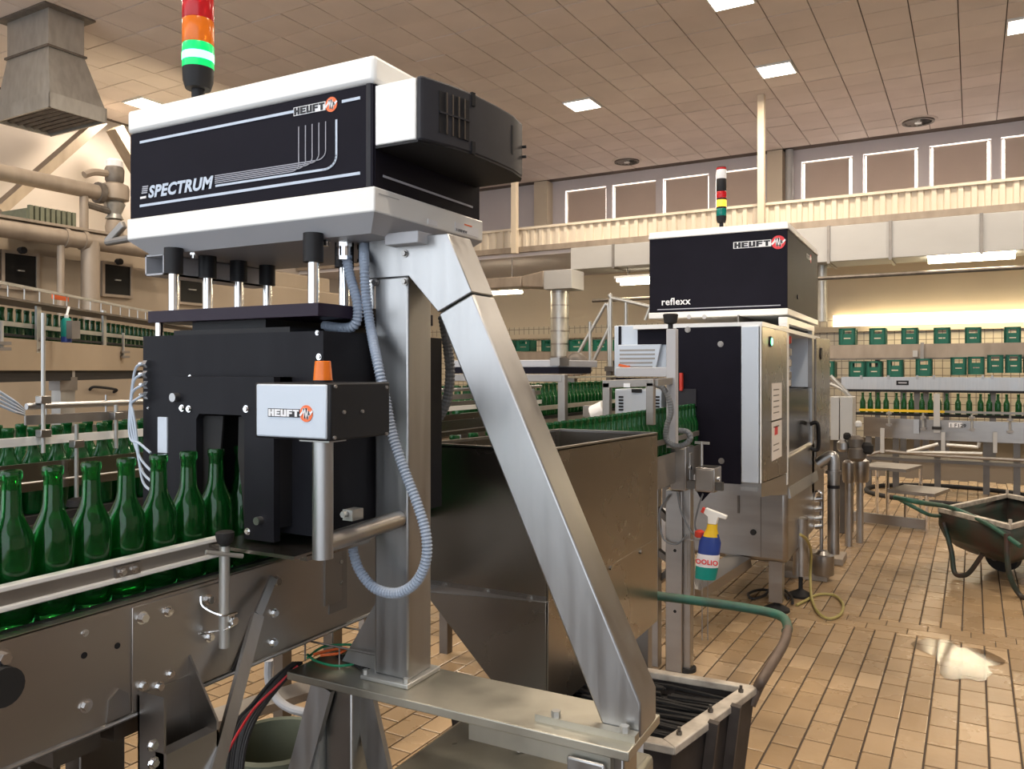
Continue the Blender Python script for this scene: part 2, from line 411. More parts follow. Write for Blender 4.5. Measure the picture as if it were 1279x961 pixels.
# ceiling of square panels, joints recessed
ceil = structure('ceiling', MB().box(XL-.2, XR+.2, YF-.2, YB+.2, HC+.03, HC+.15), 'ceiling_joint')
P = .6
lampcells = {(round((x-.12)/P), round((y-.2)/P)) for x, y in LAMPS}
pcells = []
for i in range(int(XL/P)-1, int(XR/P)+1):
    for j in range(int(YF/P)-1, int(YB/P)+1):
        x = i*P+.12; y = j*P+.2
        if x < XL+.3 or x > XR or y > YB-.29 or y < YF+.2 or (i, j) in lampcells: continue
        px, py, t = proj((*rot(x, y), HC))
        seen = t > 1 and -40 < px < 1320 and -25 < py < 240
        pcells.append((0 if seen else 1, t, x, y))
pcells.sort()
pm = MB().prism([(-.292, -.292), (.292, -.292), (.292, .292), (-.292, .292)], 'z', 0, .03)
pmesh = mesh('ceiling_panel', pm, 'ceiling_tile')
prest = MB()
for k, (s_, t, x, y) in enumerate(pcells):
    if k < 290:
        o = bpy.data.objects.new('ceiling_panel', pmesh); C.objects.link(o); o.parent = ceil
        o.location = (*rot(x, y), HC+random.uniform(-.004, .004)); o.rotation_euler = (random.uniform(-.006, .006), random.uniform(-.006, .006), RZ)
    else:
        z = HC+random.uniform(-.004, .004); prest.box(x-.292, x+.292, y-.292, y+.292, z, z+.03)
o = obj('panel_field', prest, 'ceiling_tile', ceil, room=True, smooth=None); o['kind'] = 'stuff'
PLC = ['the far left bay', 'the second bay from the left', 'the middle bay', 'the right bay', 'the right wall', 'the near middle', 'the near left', 'the near right']
LL = ['square ceiling lamp nearest to the fan box of the near machine', 'square ceiling lamp above the far inspection machine',
      'ceiling lamp cut by the right edge of the picture', 'ceiling lamp cut by the top edge of the picture', 'ceiling lamp glowing behind the top left corner of the near machine head']
for k, (x, y) in enumerate(LAMPS):
    x = round((x-.12)/P)*P+.12; y = round((y-.2)/P)*P+.2
    lt = thing('ceiling_light', LL[k] if k < 5 else 'square ceiling lamp outside the view, over %s of the hall' % PLC[k-5], 'ceiling light', (*rot(x, y), HC), 'square ceiling lamps' if k < 5 else 'ceiling lamps out of view')
    f = MB()
    for a, b, c, d in ((-.29, .29, -.29, -.265), (-.29, .29, .265, .29), (-.29, -.265, -.265, .265), (.265, .29, -.265, .265)): f.box(x+a, x+b, y+c, y+d, HC-.03, HC+.03)
    obj('frame', f, 'white_paint', lt, room=True)
    obj('diffuser', MB().box(x-.265, x+.265, y-.265, y+.265, HC-.022, HC+.02), 'lamp_white', lt, room=True)
# round swirl vents in the ceiling
for (px, py, lab) in ((1147, 151, 'round ceiling vent with a bright core above the right window row'), (783, 201, 'dark round ceiling vent above the left window row')):
    c = WR(px, py, Z=HC); v = thing('ceiling_vent', lab, 'vent', (*rot(c.x, c.y), HC), 'round ceiling vents')
    obj('vent_plate', MB().cyl((c.x, c.y, HC-.012), (c.x, c.y, HC+.01), .36, 28), 'ceiling_tile', v, room=True)
    obj('vent_ring', MB().lathe([(.3, 0), (.3, -.03), (.25, -.03), (.24, 0)], (c.x, c.y, HC-.012), 28), 'dirty_metal', v, room=True)
    bl = MB()
    for k in range(14):
        a = 2*PI*k/14; d = Vector((math.cos(a), math.sin(a), 0)); p = Vector((c.x, c.y, HC-.03)); bl.bar(p+d*.08, p+d*.23, .05, .006, up=(d.y*.5, -d.x*.5, 1))
    obj('swirl_blades', bl, 'steel_dull', v, room=True)
    obj('vent_core', MB().cyl((c.x, c.y, HC-.05), (c.x, c.y, HC-.02), .07, 14), 'white_paint', v, room=True)

# walls
structure('wall_left', MB().box(XL-.2, XL, YF, YB, 0, HC+.05), 'wall_white')
structure('wall_right', MB().box(XR, XR+.2, YF, YB, 0, HC+.05), 'wall_white')
fw = MB(); fw.box(XL, -13, YF-.2, YF, 0, HC); fw.box(7, XR, YF-.2, YF, 0, HC); fw.box(-13, 7, YF-.2, YF, 6, HC); fw.box(-13, 7, YF-.2, YF, 0, .3)
structure('wall_front', fw, 'wall_white')
gl = MB(); gl.box(-13, 7, YF-.12, YF-.1, .3, 6); wf = structure('window_9', gl, 'front_pane')
fr = MB()
for k in range(9): fr.box(-13+2.49*k, -12.94+2.49*k, YF-.1, YF-.02, .3, 6)
fr.box(-13, 7, YF-.1, YF-.02, 3.1, 3.18)
obj('window_frame', fr, 'white_paint', wf, room=True)
# back wall: window strip cut out above, plain below
wins = [(WR(a, 240, Y=YB).x, WR(b, 240, Y=YB).x) for a, b in ((706, 757), (765, 819), (828, 885), (894, 946), (1001, 1065), (1078, 1147), (1161, 1238), (1250, 1322))]
zw0, zw1 = 5.3, 6.34
bw = MB(); e = XL
for a, b in wins:
    bw.box(e, a, YB, YB+.2, zw0, zw1); e = b
bw.box(e, XR, YB, YB+.2, zw0, zw1); bw.box(XL, XR, YB, YB+.2, zw1, HC+.05); bw.box(XL, XR, YB, YB+.2, 4.4, zw0)
structure('wall_back', bw, 'wall_upper')
structure('wall_back_lower', MB().box(XL, XR, YB, YB+.2, 2.7, 4.4), 'wall_cream')
structure('wall_back_tiled', MB().box(XL, XR, YB-.02, YB+.2, 0, 2.7), 'wall_tiles')
for k, (a, b) in enumerate(wins):
    wd = structure('window_%d' % (k+1), MB().box(a, b, YB+.17, YB+.19, zw0, zw1), 'daylight_pane')
    f = MB(); f.box(a, a+.03, YB+.1, YB+.17, zw0, zw1); f.box(b-.03, b, YB+.1, YB+.17, zw0, zw1); f.box(a, b, YB+.1, YB+.17, zw1-.03, zw1); f.box(a, b, YB+.1, YB+.17, zw0, zw0+.03)
    obj('window_frame', f, 'duct_grey', wd, room=True)
    l = .07 if k not in (3,) else .02; r = .07 if k > 3 else (.015 if k in (0, 2) else .0)
    obj('blind', MB().box(a+l, b-r, YB+.02, YB+.03, zw0, zw1-.035), 'blind', wd, room=True)
# pillars and rain pipes on the back wall
for k, (x0, x1, y0, m) in enumerate(((958, 977, .35, 'wall_cream'), (667, 683, .35, 'wall_cream'))):
    a = WR(x0, 240, Y=YB-.35).x; b = WR(x1, 240, Y=YB-.35).x
    structure('trim_%d' % (k+1), MB().box(a, b, YB-y0, YB, 4.4, HC), m)
one('rain_pipe', MB().cyl((WR(986, 240, Y=YB-.2).x, YB-.2, 4.4), (WR(986, 240, Y=YB-.2).x, YB-.2, HC), .09, 12), 'duct_grey', 'grey downpipe beside the pillar between the two window rows', 'pipe', room=True)
YG = 15.5
a = WR(951, 240, Y=YG-.3); one('cream_post', MB().box(a.x-.06, a.x+.06, YG-.36, YG-.24, 4.05, HC), 'wall_cream', 'slim cream post standing on the parapet left of the wide pillar', 'post', room=True)
a = WR(643, 240, Y=YG-.3); one('cream_post', MB().box(a.x-.06, a.x+.06, YG-.36, YG-.24, 4.05, HC), 'wall_cream', 'slim cream post on the parapet just right of the fan housing', 'post', room=True)
# gallery: ribbed parapet, slab, duct
YG = 15.5
g = MB(); zt = WR(1277.5, 225, Y=YG).z; zb = WR(1277.5, 254, Y=YG).z; pitch = .2; n = int((XR-XL)/pitch)
pts = []
for k in range(n):
    x = XL+k*pitch; pts += [(x, YG), (x+.06, YG), (x+.08, YG+.045), (x+.165, YG+.045), (x+.185, YG)]
m = len(pts); g.add([(x, y, zb) for x, y in pts]+[(x, y, zt) for x, y in pts], [(i, i+1, m+i+1, m+i) for i in range(m-1)])
gal = thing('gallery_parapet', 'long cream parapet of ribbed sheet cladding under the high windows', 'parapet', (*rot(-3, YG), zb))
obj('ribbed_sheet', g, 'cladding', gal, room=True, smooth=None)
obj('top_rail', MB().box(XL, XR, YG-.03, YG+.1, zt, zt+.05), 'cladding', gal, room=True)
obj('lower_flashing', MB().box(XL, XR, YG-.06, YG+.1, zb-.12, zb), 'pipe_tan', gal, room=True)
structure('ceiling_gallery', MB().box(XL, XR, YG+.06, YB, zb-.2, zb-.05), 'wall_upper')
duct = thing('air_duct', 'long grey rectangular air duct hanging below the ribbed parapet', 'duct', (*rot(0, YG-.1), 3.7))
zd0 = WR(1277.5, 312, Y=YG-.1).z
xs = [WR(x, 290, Y=YG-.1).x for x in (712, 766, 860, 960, 1035, 1112, 1226)]+[2.2, 4.5, 6.8, XR]
for a, b in zip(xs, xs[1:]):
    zz = zd0 if a > -4.3 else zd0+.18
    s_ = obj('duct_section', MB().box(a+.012, b-.012, YG-.1, YG+.75, zz, zb-.13), 'duct_grey', duct, room=True, bevel=.01)
    obj('flange', MB().box(b-.025, b+.025, YG-.13, YG+.78, zz-.03, zb-.12), 'steel_dull', s_, room=True)
# fluorescent fittings below the gallery
def fitting(x, y, z, L, lab, tubes=2, up=None):
    t_ = thing('fluorescent_fitting', lab, 'ceiling light', (*rot(x, y), z), 'twin tube fittings under the gallery')
    obj('tray', MB().box(x-.05, x+L+.05, y-.14, y+.14, z+.05, z+.1), 'white_paint', t_, room=True)
    for k in range(tubes):
        yy = y-.1+k*.2; obj('tube', MB().cyl((x, yy, z+.01-k*.05), (x+L, yy, z+.01-k*.05), .035, 8), 'tube_light', t_, room=True)
    up = up or zd0+.02
    for xx in (x+.2, x+L-.2): obj('hanger', MB().cyl((xx, y, z+.1), (xx, y, up), .012, 6), 'steel_dull', t_, room=True)
    area('fitting_light', (*rot(x+L/2, y), z-.08), L, 24, (1, .80, .5), 0, RZ, .25)
a = WR(1159, 325, Y=YG+.1); fitting(a.x, YG+.1, a.z+.02, 1.28, 'bright twin tube fitting under the duct at the right')
a = WR(773, 353, Y=YG+.1); fitting(a.x, YG+.1, a.z+.02, 1.2, 'twin tube fitting just left of the far machine head', up=zd0+.19)
for x, lb in ((2.4, 'twin tube fitting under the gallery, first beyond the right edge of the view'), (4.9, 'twin tube fitting under the gallery, second beyond the right edge of the view'), (-10, 'twin tube fitting under the gallery hidden behind the steel strut'), (-12.6, 'twin tube fitting under the gallery hidden behind the near machine')): fitting(x, YG+.1, zd0-.16, 1.25, lb, up=zd0+.02 if x > 0 else zb-.18)
for px0, px1, py, lab in ((1022, 1300, 340, 'dark conduit pipe running below the duct on the right'), (740, 880, 368, 'dark conduit pipe running below the duct on the left')):
    a = WR(px0, py+8, Y=YG-.05); b = WR(px1, py-6, Y=YG-.05)
    one('conduit_pipe', MB().cyl(a, (b.x, YG-.05, a.z), .035, 8), 'dirty_metal', lab, 'pipe', room=True)
# ledge over the tiled wall; a glowing box stands in for the light on it
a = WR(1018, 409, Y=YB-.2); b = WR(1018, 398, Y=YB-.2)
lg = thing('lit_ledge', 'white ledge along the back wall above the crates, its lit band made to glow', 'lit ledge', (*rot(0, YB-.2), a.z))
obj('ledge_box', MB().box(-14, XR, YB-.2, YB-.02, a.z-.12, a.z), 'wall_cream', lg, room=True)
obj('ledge_glow', MB().box(WR(1040, 400, Y=YB-.2).x, XR, YB-.14, YB-.06, a.z, a.z+.26), 'lit_ledge_glow', lg, room=True)
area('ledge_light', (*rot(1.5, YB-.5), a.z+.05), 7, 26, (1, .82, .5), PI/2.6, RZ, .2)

# round silver duct hanging down, with its square head and conical feeder
dt = thing('round_duct', 'silver round spiral duct hanging in front of the cream wall', 'duct', (*rot(*WR(699, 450, Y=YG-.35).xy), WR(699, 455, Y=YG-.35).z))
a = WR(699, 362, Y=YG-.35); b = WR(699, 458, Y=YG-.35)
p = MB(); p.tube([a, (a.x, a.y, b.z)], .192, 16); obj('duct_tube', p, 'galvanised', dt, room=True)
for k in range(6):
    z = a.z+(b.z-a.z)*(k+.3)/6; obj('seam_ring', MB().cyl((a.x, a.y, z), (a.x, a.y, z+.03), .199, 16), 'steel', dt, room=True)

q0 = WR(679, 362, Y=YG-.7); q1 = WR(714, 336, Y=YG-.7)
obj('square_head', MB().box(q0.x, q1.x, YG-.7, YG-.1, q0.z, q1.z), 'duct_grey', dt, bevel=.01, room=True)
f0 = WR(676, 360, Y=YG-.7); f1 = WR(676, 338, Y=YG-.7); l0 = WR(560, 364, Y=YG-.7)
h = MB(); h.hexa([(l0.x, YG-.65, f0.z+.05), (f0.x-.5, YG-.65, f0.z+.05), (f0.x-.5, YG-.2, f0.z+.05), (l0.x, YG-.2, f0.z+.05), (l0.x, YG-.65, f1.z-.08), (f0.x-.5, YG-.65, f1.z-.08), (f0.x-.5, YG-.2, f1.z-.08), (l0.x, YG-.2, f1.z-.08)])
h.hexa([(f0.x-.5, YG-.65, f0.z+.05), (q0.x, YG-.7, f0.z), (q0.x, YG-.1, f0.z), (f0.x-.5, YG-.2, f0.z+.05), (f0.x-.5, YG-.65, f1.z-.08), (q0.x, YG-.7, f1.z), (q0.x, YG-.1, f1.z), (f0.x-.5, YG-.2, f1.z-.08)])
obj('feeder', h, 'pipe_tan', dt, bevel=.03, room=True)

q = WR(1027, 338, Y=YG+.35); e_ = WR(1027, 402, Y=YG+.35); one('round_duct', MB().cyl((q.x, YG+.35, e_.z), (q.x, YG+.35, zd0+.02), .085, 14), 'galvanised', 'slim silver round duct just right of the far machine head', 'duct', room=True)
# left: square extract duct from the ceiling
a = WR(58, 3, Z=HC); xd = a.x; y0 = a.y; y1 = WR(113, 24, X=xd).y; x0 = xd-1.15
ed = thing('extract_duct', 'big square sheet metal duct hanging from the ceiling at top left', 'duct', (*rot(xd-.5, (y0+y1)/2), HC-1.5))
zn = WR(54, 52, X=xd).z; zl = WR(43, 112, X=xd).z; zz0 = WR(43, 131, X=xd).z
m = MB(); m.hexa([(x0+.06, y0+.06, zn), (xd-.06, y0+.06, zn), (xd-.06, y1-.06, zn), (x0+.06, y1-.06, zn), (x0+.06, y0+.06, HC), (xd-.06, y0+.06, HC), (xd-.06, y1-.06, HC), (x0+.06, y1-.06, HC)])
obj('duct_neck', m, 'galvanised', ed, room=True)
obj('ceiling_flange', MB().box(x0-.05, xd+.05, y0-.05, y1+.05, HC-.03, HC), 'dirty_metal', ed, room=True)
obj('seam_flange', MB().box(x0+.03, xd-.03, y0+.03, y1-.03, zn-.015, zn+.015), 'dirty_metal', ed, room=True)
ex = .12; en = .0
m = MB(); m.hexa([(x0-ex, y0-en, zl), (xd+ex*.7, y0-en, zl), (xd+ex*.7, y1+ex*1.4, zl), (x0-ex, y1+ex*1.4, zl), (x0+.06, y0+.06, zn), (xd-.06, y0+.06, zn), (xd-.06, y1-.06, zn), (x0+.06, y1-.06, zn)])
obj('flared_skirt', m, 'galvanised', ed, room=True)
m = MB(); X0, X1, Y0, Y1 = x0-ex-.02, xd+ex*.7+.02, y0-en-.02, y1+ex*1.4+.02
for q in ((X0, X1, Y0, Y0+.03), (X0, X1, Y1-.03, Y1), (X0, X0+.03, Y0, Y1), (X1-.03, X1, Y0, Y1)): m.box(*q, zz0, zl)
obj('bottom_collar', m, 'galvanised', ed, room=True)
for k in range(7):
    yy = Y0+.08+(Y1-Y0-.16)*k/6; obj('grille_slat', MB().bar((X0+.03, yy, zz0+.05), (X1-.03, yy, zz0+.05), .05, .012, up=(0, .6, 1)), 'dirty_metal', ed, room=True)
# slanting steel brace in front of the left wall
for q, r, wd, lab in (((124, 152), (-4, 264), .16, 'slanting roof brace crossing the bright left wall behind the pipes'), ((143, 160), (200, 260), .2, 'short slanting brace just left of the near machine head')):
    a = WR(*q, X=XL+1.0); b = WR(*r, X=XL+1.0); one('roof_brace', MB().bar(a, b, wd, .3, up=(1, 0, 0)), 'pipe_tan', lab, 'brace', room=True)
area('left_wash', (*rot(-11.5, 9.5), 4.6), 2.5, 55, (1, .80, .52), PI/2, RZ+PI/2, 1.)

# ================================================================== NEAR INSPECTION MACHINE
p = W(467, 265, t=1.4); XA, YA = p.x, p.y                       # near right corner of the head
XB = W(162, 265, Y=YA).x; YBk = W(600, 265, X=XA).y
zT = W(467, 68, t=1.4).z; zK1 = W(467, 103, t=1.4).z; zK0 = W(467, 233, t=1.4).z; zS = W(467, 265, t=1.4).z; zU = zS-.03
head = thing('inspection_unit', 'large white and black inspection head on the near steel stand with a fan box', 'machine', ((XA+XB)/2, (YA+YBk)/2, zU))
obj('lid', MB().box(XB-.004, XA+.004, YA-.004, YBk+.004, zK1, zT), 'white_paint', head, bevel=.008)
obj('housing', MB().box(XB+.006, XA-.006, YA+.006, YBk-.006, zK0, zK1), 'black_panel', head)
fp = obj('front_panel', MB().box(XB+.002, XA-.002, YA, YA+.006, zK0+.001, zK1-.001), 'black_panel', head, bevel=.001)
obj('corner_post', MB().cyl((XA-.012, YA+.006, zK0), (XA-.012, YA+.006, zK1), .008, 10), 'charcoal_plastic', head)
sp = obj('side_panel', MB().box(XA-.006, XA, YA+.004, YBk-.004, zK0+.001, zK1-.001), 'black_panel', head)
bs = MB(); i = .03
bs.box(XB-.004, XA+.004, YA-.004, YBk+.004, zS, zK0)
obj('base_tray', bs, 'white_paint', head, bevel=.003)
bv = MB(); bv.hexa([(XB+i, YA+i, zU), (XA-i, YA+i, zU), (XA-i, YBk-i, zU), (XB+i, YBk-i, zU), (XB-.003, YA-.003, zS), (XA+.003, YA-.003, zS), (XA+.003, YBk+.003, zS), (XB-.003, YBk+.003, zS)])
obj('bevelled_underside', bv, 'grey_paint', head, label='grey bevelled underside')
# printed stripes and words on the black front
Yp = YA-.0007
def fx(px, py): return W(px, py, Y=YA)
def stripe(name, pts, wd, m='stripe_blue'):
    s = MB(); pts = [fx(*q) for q in pts]
    for k, (a, b) in enumerate(zip(pts, pts[1:])):
        a = a.copy(); b = b.copy(); a.y = b.y = Yp; d = (b-a).normalized()
        s.bar(a-d*wd*.2, b+d*wd*.2, wd, .001, up=(0, 1, 0))
    return obj(name, s, m, fp, smooth=None)
stripe('stripe', [(175.5, 178), (367, 139.5)], .0052); stripe('stripe', [(428, 127), (449.5, 122.5)], .0052)
stripe('stripe', [(175.5, 257.5), (449.5, 216.5)], .0052)
def arc(x0, y0, xe, ye, r, n=6):
    # from (xe,ye) straight along the slope to the bend, then up to (x0,y0)
    out = [(xe, ye)]; bx = x0-r; by = ye-(x0-r-xe)*.152
    for k in range(n+1):
        a = PI/2*k/n; out.append((bx+r*math.sin(a), by-r*(1-math.cos(a))-r*math.sin(a)*.10))
    return out+[(x0, y0)]
stripe('stripe', arc(420.5, 150, 270, 232.5, 16), .0042)
for k in range(5):
    x = 373.5+k*8.4; stripe('thin_stripe', arc(x, 158.5-k*1.6, 269, 229-k*2.3, 9+k*.6), .0016, 'stripe_grey')
for k in range(4):
    stripe('thin_stripe', [(177.5+k*.4, 241.5-k*2.6), (184+k*.4, 240.5-k*2.6)], .0026, 'stripe_grey')
stripe('stripe', [(176, 247.5), (182.5, 246.3)], .0046, 'print_white')
a = fx(185.5, 247); a.y = Yp
text('lettering', 'SPECTRUM', .0335, 'stripe_blue', fp, a, (1, 0, 0), shear=.22, bold=.0013, sx=1.09)
a = fx(367, 145.5); a.y = Yp+.0004
logo(fp, a, (1, 0, 0), .0765, .0158, .0135, 'print_white', 'print_black')
s = MB(); a = W(478, 220, X=XA); b = W(590, 259, X=XA); s.bar((XA+.0008, a.y, a.z), (XA+.0008, b.y, b.z), .004, .001, up=(1, 0, 0)); obj('stripe', s, 'stripe_grey', sp)
# labels on the tray side
for (x0, y0, x1, y1, m) in ((473, 240, 498, 250, 'grey_paint'), (534, 272, 546, 283, 'print_white'), (568, 276, 597, 297, 'print_white')):
    q0 = W(x0, y0, X=XA+.004); q1 = W(x1, y1, X=XA+.004)
    obj('label_plate', MB().box(XA+.004, XA+.0052, q0.y, q1.y, max(q0.z, q1.z)-.002, min(q0.z, q1.z)-.0), m, head)
q0 = W(534, 284, X=XA+.004); 
q = W(568, 291.5, X=XA+.0053); text('label_print', 'X-LINEVIEW', .008, 'print_black', head, (XA+.0053, q.y+.004, q.z+.006), (0, 1, 0), sx=1.0)
q = W(580, 285, X=XA+.0053); obj('label_logo', MB().box(XA+.0052, XA+.0056, q.y, q.y+.03, q.z+.006, q.z+.009), 'print_orange', head)
# fan unit on the right side
fz1, fz0 = 1.998, 1.892
fan = obj('fan_box', MB().box(XA, XA+.086, YA+.003, YA+.299, fz0+.001, fz1), 'white_paint', head, bevel=.002, label='white sheet fan box')
pl = [(XA+.0865, YA+.003), (XA+.096, YA+.003), (XA+.100, YA+.007), (XA+.118, YA+.065), (XA+.130, YA+.13), (XA+.134, YA+.20), (XA+.134, YA+.265), (XA+.126, YA+.318), (XA+.112, YA+.34), (XA+.0, YA+.345), (XA+.0, YA+.30), (XA+.0865, YA+.30)]
sh = obj('fan_shroud', MB().prism(pl, 'z', fz0-.002, fz1+.002), 'charcoal_plastic', head, bevel=.004, smooth=40)
obj('shroud_floor', MB().prism([(XA, YA+.004), (XA+.09, YA+.004)]+[(x-.001, y) for x, y in pl[3:10]], 'z', fz0-.004, fz0), 'black_plastic', sh)
def gs(k, o=0): return Vector((XA+.100+.0305*k+.955*o, YA+.007+.122*k-.27*o, 0))
def gbox(k0, k1, z0, z1, o0, o1): a, b, c, d = gs(k0, o0), gs(k1, o0), gs(k1, o1), gs(k0, o1); V3 = lambda p, z: (p.x, p.y, z); return MB().hexa([V3(a, z0), V3(b, z0), V3(c, z0), V3(d, z0), V3(a, z1), V3(b, z1), V3(c, z1), V3(d, z1)])
obj('grille_recess', gbox(.26, .84, fz0+.018, fz1-.016, -.004, .0030), 'black_plastic', sh)
for k in range(4): obj('grille_slat', gbox(.38+k*.115, .405+k*.115, fz0+.018, fz1-.016, .002, .0055), 'steel_dark', sh)
obj('grille_slat', gbox(.26, .84, (fz0+fz1)/2-.0015, (fz0+fz1)/2+.0015, .002, .0058), 'charcoal_plastic', sh)
xg = XA+.1345
for z0, z1 in ((fz1-.022, fz1+.0025), (fz0-.0025, fz0+.02)): obj('vent_slot', gbox(.9, .97, z0, z1, -.003, .0022), 'black_plastic', sh)
tr = MB(); tr.box(xg-.006, xg-.0005+.001, YA+.258, YA+.264, fz0+.03, fz1-.02)
for z in (fz0+.04, fz0+.06): obj('latch_pin', cylb((XA+.118, YA+.318, z), (XA+.133, YA+.322, z), .003, 8), 'black_plastic', sh)
obj('rear_slot', tr, 'black_plastic', sh)
# cable glands and guide rods
xl, xr = -1.398, -1.021
ROD = [(xl, 1.13+k*.0868) for k in range(4)]+[(xr, 1.13+k*.0868) for k in range(4)]
zP1, zP0 = 1.621, 1.597
for x, y in ROD:
    r_ = obj('guide_rod', MB().cyl((x, y, zP1-.002), (x, y, zU+.004), .0105, 16), 'chrome', head)
    obj('rod_sleeve', MB().cyl((x, y, zU-.047), (x, y, zU+.006), .0185, 18), 'black_plastic', r_)
for px in (430, 455):
    a = W(px, 300, Y=1.19+(.05 if px > 440 else 0)); a.z = zU; g = MB()
    g.cyl(a, a+Vector((0, 0, -.012)), .0145, 6); g.cyl(a+Vector((0, 0, -.012)), a+Vector((0, 0, -.03)), .0125, 14); g.cyl(a+Vector((0, 0, -.03)), a+Vector((0, 0, -.037)), .0145, 6)
    obj('cable_gland', g, 'chrome', head)
for px, py in ((242, 306), (407, 289)):
    b = MB(); a = W(px, py, Y=YA+.045); a.z = zU; b.cyl(a+Vector((0, 0, .004)), a-Vector((0, 0, .012)), .006, 8); b.cyl(a, a-Vector((0, 0, .005)), .009, 6); obj('hex_screw', b, 'chrome', head)
# open square channel below the left end, crank handle at the left
ch = MB(); x = W(193, 323, Y=YA+.03).x; z1 = zU+.002; z0 = z1-.045; wq = .03; y0, y1 = YA+.03, YBk-.03; t_ = .004
for q in ((x-wq, x+wq, z1-t_, z1), (x-wq, x+wq, z0, z0+t_), (x-wq, x-wq+t_, z0, z1), (x+wq-t_, x+wq, z0, z1)): ch.box(q[0], q[1], y0, y1, q[2], q[3])
obj('square_channel', ch, 'grey_paint', head)
cr = thing('crank_handle', 'bent steel crank handle at the left end of the near machine head', 'handle', W(134, 303, Y=YA+.02))
a = W(155, 280, Y=YA+.02); b_ = W(134, 303, Y=YA+.02); c_ = W(166, 297, Y=YA+.02)
obj('arm', MB().bar(a, b_, .018, .012, up=(0, 1, 0)), 'steel_dull', cr, bevel=.003); obj('shaft', MB().cyl(b_, c_+Vector((.012, 0, 0)), .008, 10), 'steel_dull', cr)

# signal tower on the near head
def tower(c, r, segs, lab, name='signal_tower', pole=.05):
    t_ = thing(name, lab, 'signal light', c)
    z = c[2]; obj('pole', MB().cyl((c[0], c[1], z-.004), (c[0], c[1], z+pole), r*.42, 12), 'black_plastic', t_); z += pole
    obj('socket', MB().lathe([(r*.8, 0), (r*.95, r*.5), (r, r*1.3)], (c[0], c[1], z), 24), 'black_plastic', t_); z += r*1.3
    for nm, m, h in segs:
        o = obj(nm, MB().lathe([(r*.97, 0), (r, .002), (r, h-.003), (r*.96, h)], (c[0], c[1], z), 28), m, t_, label=None if nm == 'collar' else nm.replace('_', ' '))
        if m == 'lamp': pass
        if nm == 'lit_green_lens':
            lp = MB(); lp.lathe([(r*.72, h*.25), (r*1.004, h*.3), (r*1.004, h*.62), (r*.72, h*.68)], (c[0], c[1], z), 28); obj('lamp_glow', lp, 'lamp_green', o)
        z += h
    obj('cap', MB().lathe([(r*.98, 0), (r*.9, .006)], (c[0], c[1], z), 24), 'black_plastic', t_)
c = W(247.5, 110, Y=YA+.08); c.z = zT
tower(c, .0325, [('lit_green_lens', 'lens_green_lit', .052), ('orange_lens', 'lens_orange', .052), ('red_lens', 'lens_red', .052)], 'red, orange and green signal tower with the green lit, on the near head', pole=.052)

# lower black housing over the bottle lane
YH, YH2 = 1.09, 1.47; hx0, hx1 = -1.44, -.962; hz0, hz1 = 1.205, 1.57
low = thing('tunnel_housing', 'matt black housing with a tunnel through which the near bottles pass', 'machine', (-1.2, 1.27, hz0))
tx0, tx1, tz = -1.262, -1.108, 1.425
h = MB(); h.box(hx0, tx0, YH, YH2, 1.15, hz1); h.box(tx1, hx1, YH, YH2, hz0, hz1); h.box(tx0, tx1, YH, YH2, tz, hz1)
obj('housing', h, 'black_anodised', low)
obj('top_plate', MB().box(-1.432, -.978, 1.095, 1.46, zP0, zP1), 'purple_anodised', low, bevel=.001)
obj('spacer_block', MB().box(-1.33, -1.13, 1.12, 1.44, hz1, zP0), 'black_plastic', low); obj('spacer_plate', MB().box(-1.36, -1.05, 1.1, 1.45, hz1-.001, hz1+.01), 'black_plastic', low)
obj('spacer_pin', MB().cyl((-1.41, 1.105, hz1), (-1.41, 1.105, zP0), .008, 12), 'chrome', low)
# front plate with the tunnel mouth
q = lambda px, py: W(px, py, Y=1.045)
x0, x1 = q(210, 600).x, q(342, 600).x; o0, o1 = q(245, 600).x, q(305, 600).x; z1, z0 = q(300, 471).z, q(342, 676).z; zo = q(275, 518).z
m = MB(); m.prism([(x0, z0+.012), (o0, z0+.012), (o0, zo-.01), (o0+.008, zo), (o1-.008, zo), (o1, zo-.01), (o1, z0-.003), (x1, z0-.003), (x1, z1), (x0, z1)], 'y', 1.045, 1.06)
obj('mouth_plate', m, 'black_anodised', low)
m = MB()
for xa in (x0, x1-.015): m.box(xa, xa+.015, 1.06, 1.09, z0+.02, z1)
m.box(x0, x1, 1.06, 1.09, z1-.02, z1); obj('mouth_spacer', m, 'black_plastic', low)
for sgn, pts in ((1, [(o0-.002, zo-.004), (o0+.052, zo-.004), (o0+.046, zo-.06), (o0+.036, zo-.13), (o0+.032, zo-.2), (o0+.030, z0+.02), (o0-.002, z0+.02)]), (-1, [(o1+.002, zo-.004), (o1-.032, zo-.004), (o1-.034, zo-.08), (o1-.024, zo-.14), (o1-.016, zo-.22), (o1-.014, z0+.02), (o1+.002, z0+.02)])):
    obj('curtain_flap', MB().prism(pts, 'y', 1.062, 1.066), 'rubber', low)
each('screw', [MB().bolt(q(px, py), (0, -1, 0), .0045, .005) for px, py in ((236.5, 511), (308, 511), (310, 664), (228, 510))], 'chrome', low)
each('stud', [cylb(q(*p_), q(*p_)+Vector((0, -.012, 0)), r_, 14) for p_, r_ in (((221.5, 496.5), .0085), ((326, 650), .007))], 'steel_brushed', low)
each('screw', [MB().bolt(W(px, py, Y=YH), (0, -1, 0), r_, .004) for px, py, r_ in ((238, 471, .003), (397, 416, .003), (399, 446, .004), (186, 510, .002))], 'chrome', low)
q2 = W(199, 521, Y=YH-.002); q3 = W(210.5, 566, Y=YH-.002)
obj('slotted_plate', MB().box(q2.x, q3.x, YH-.006, YH, q3.z, q2.z), 'silver_panel', low)
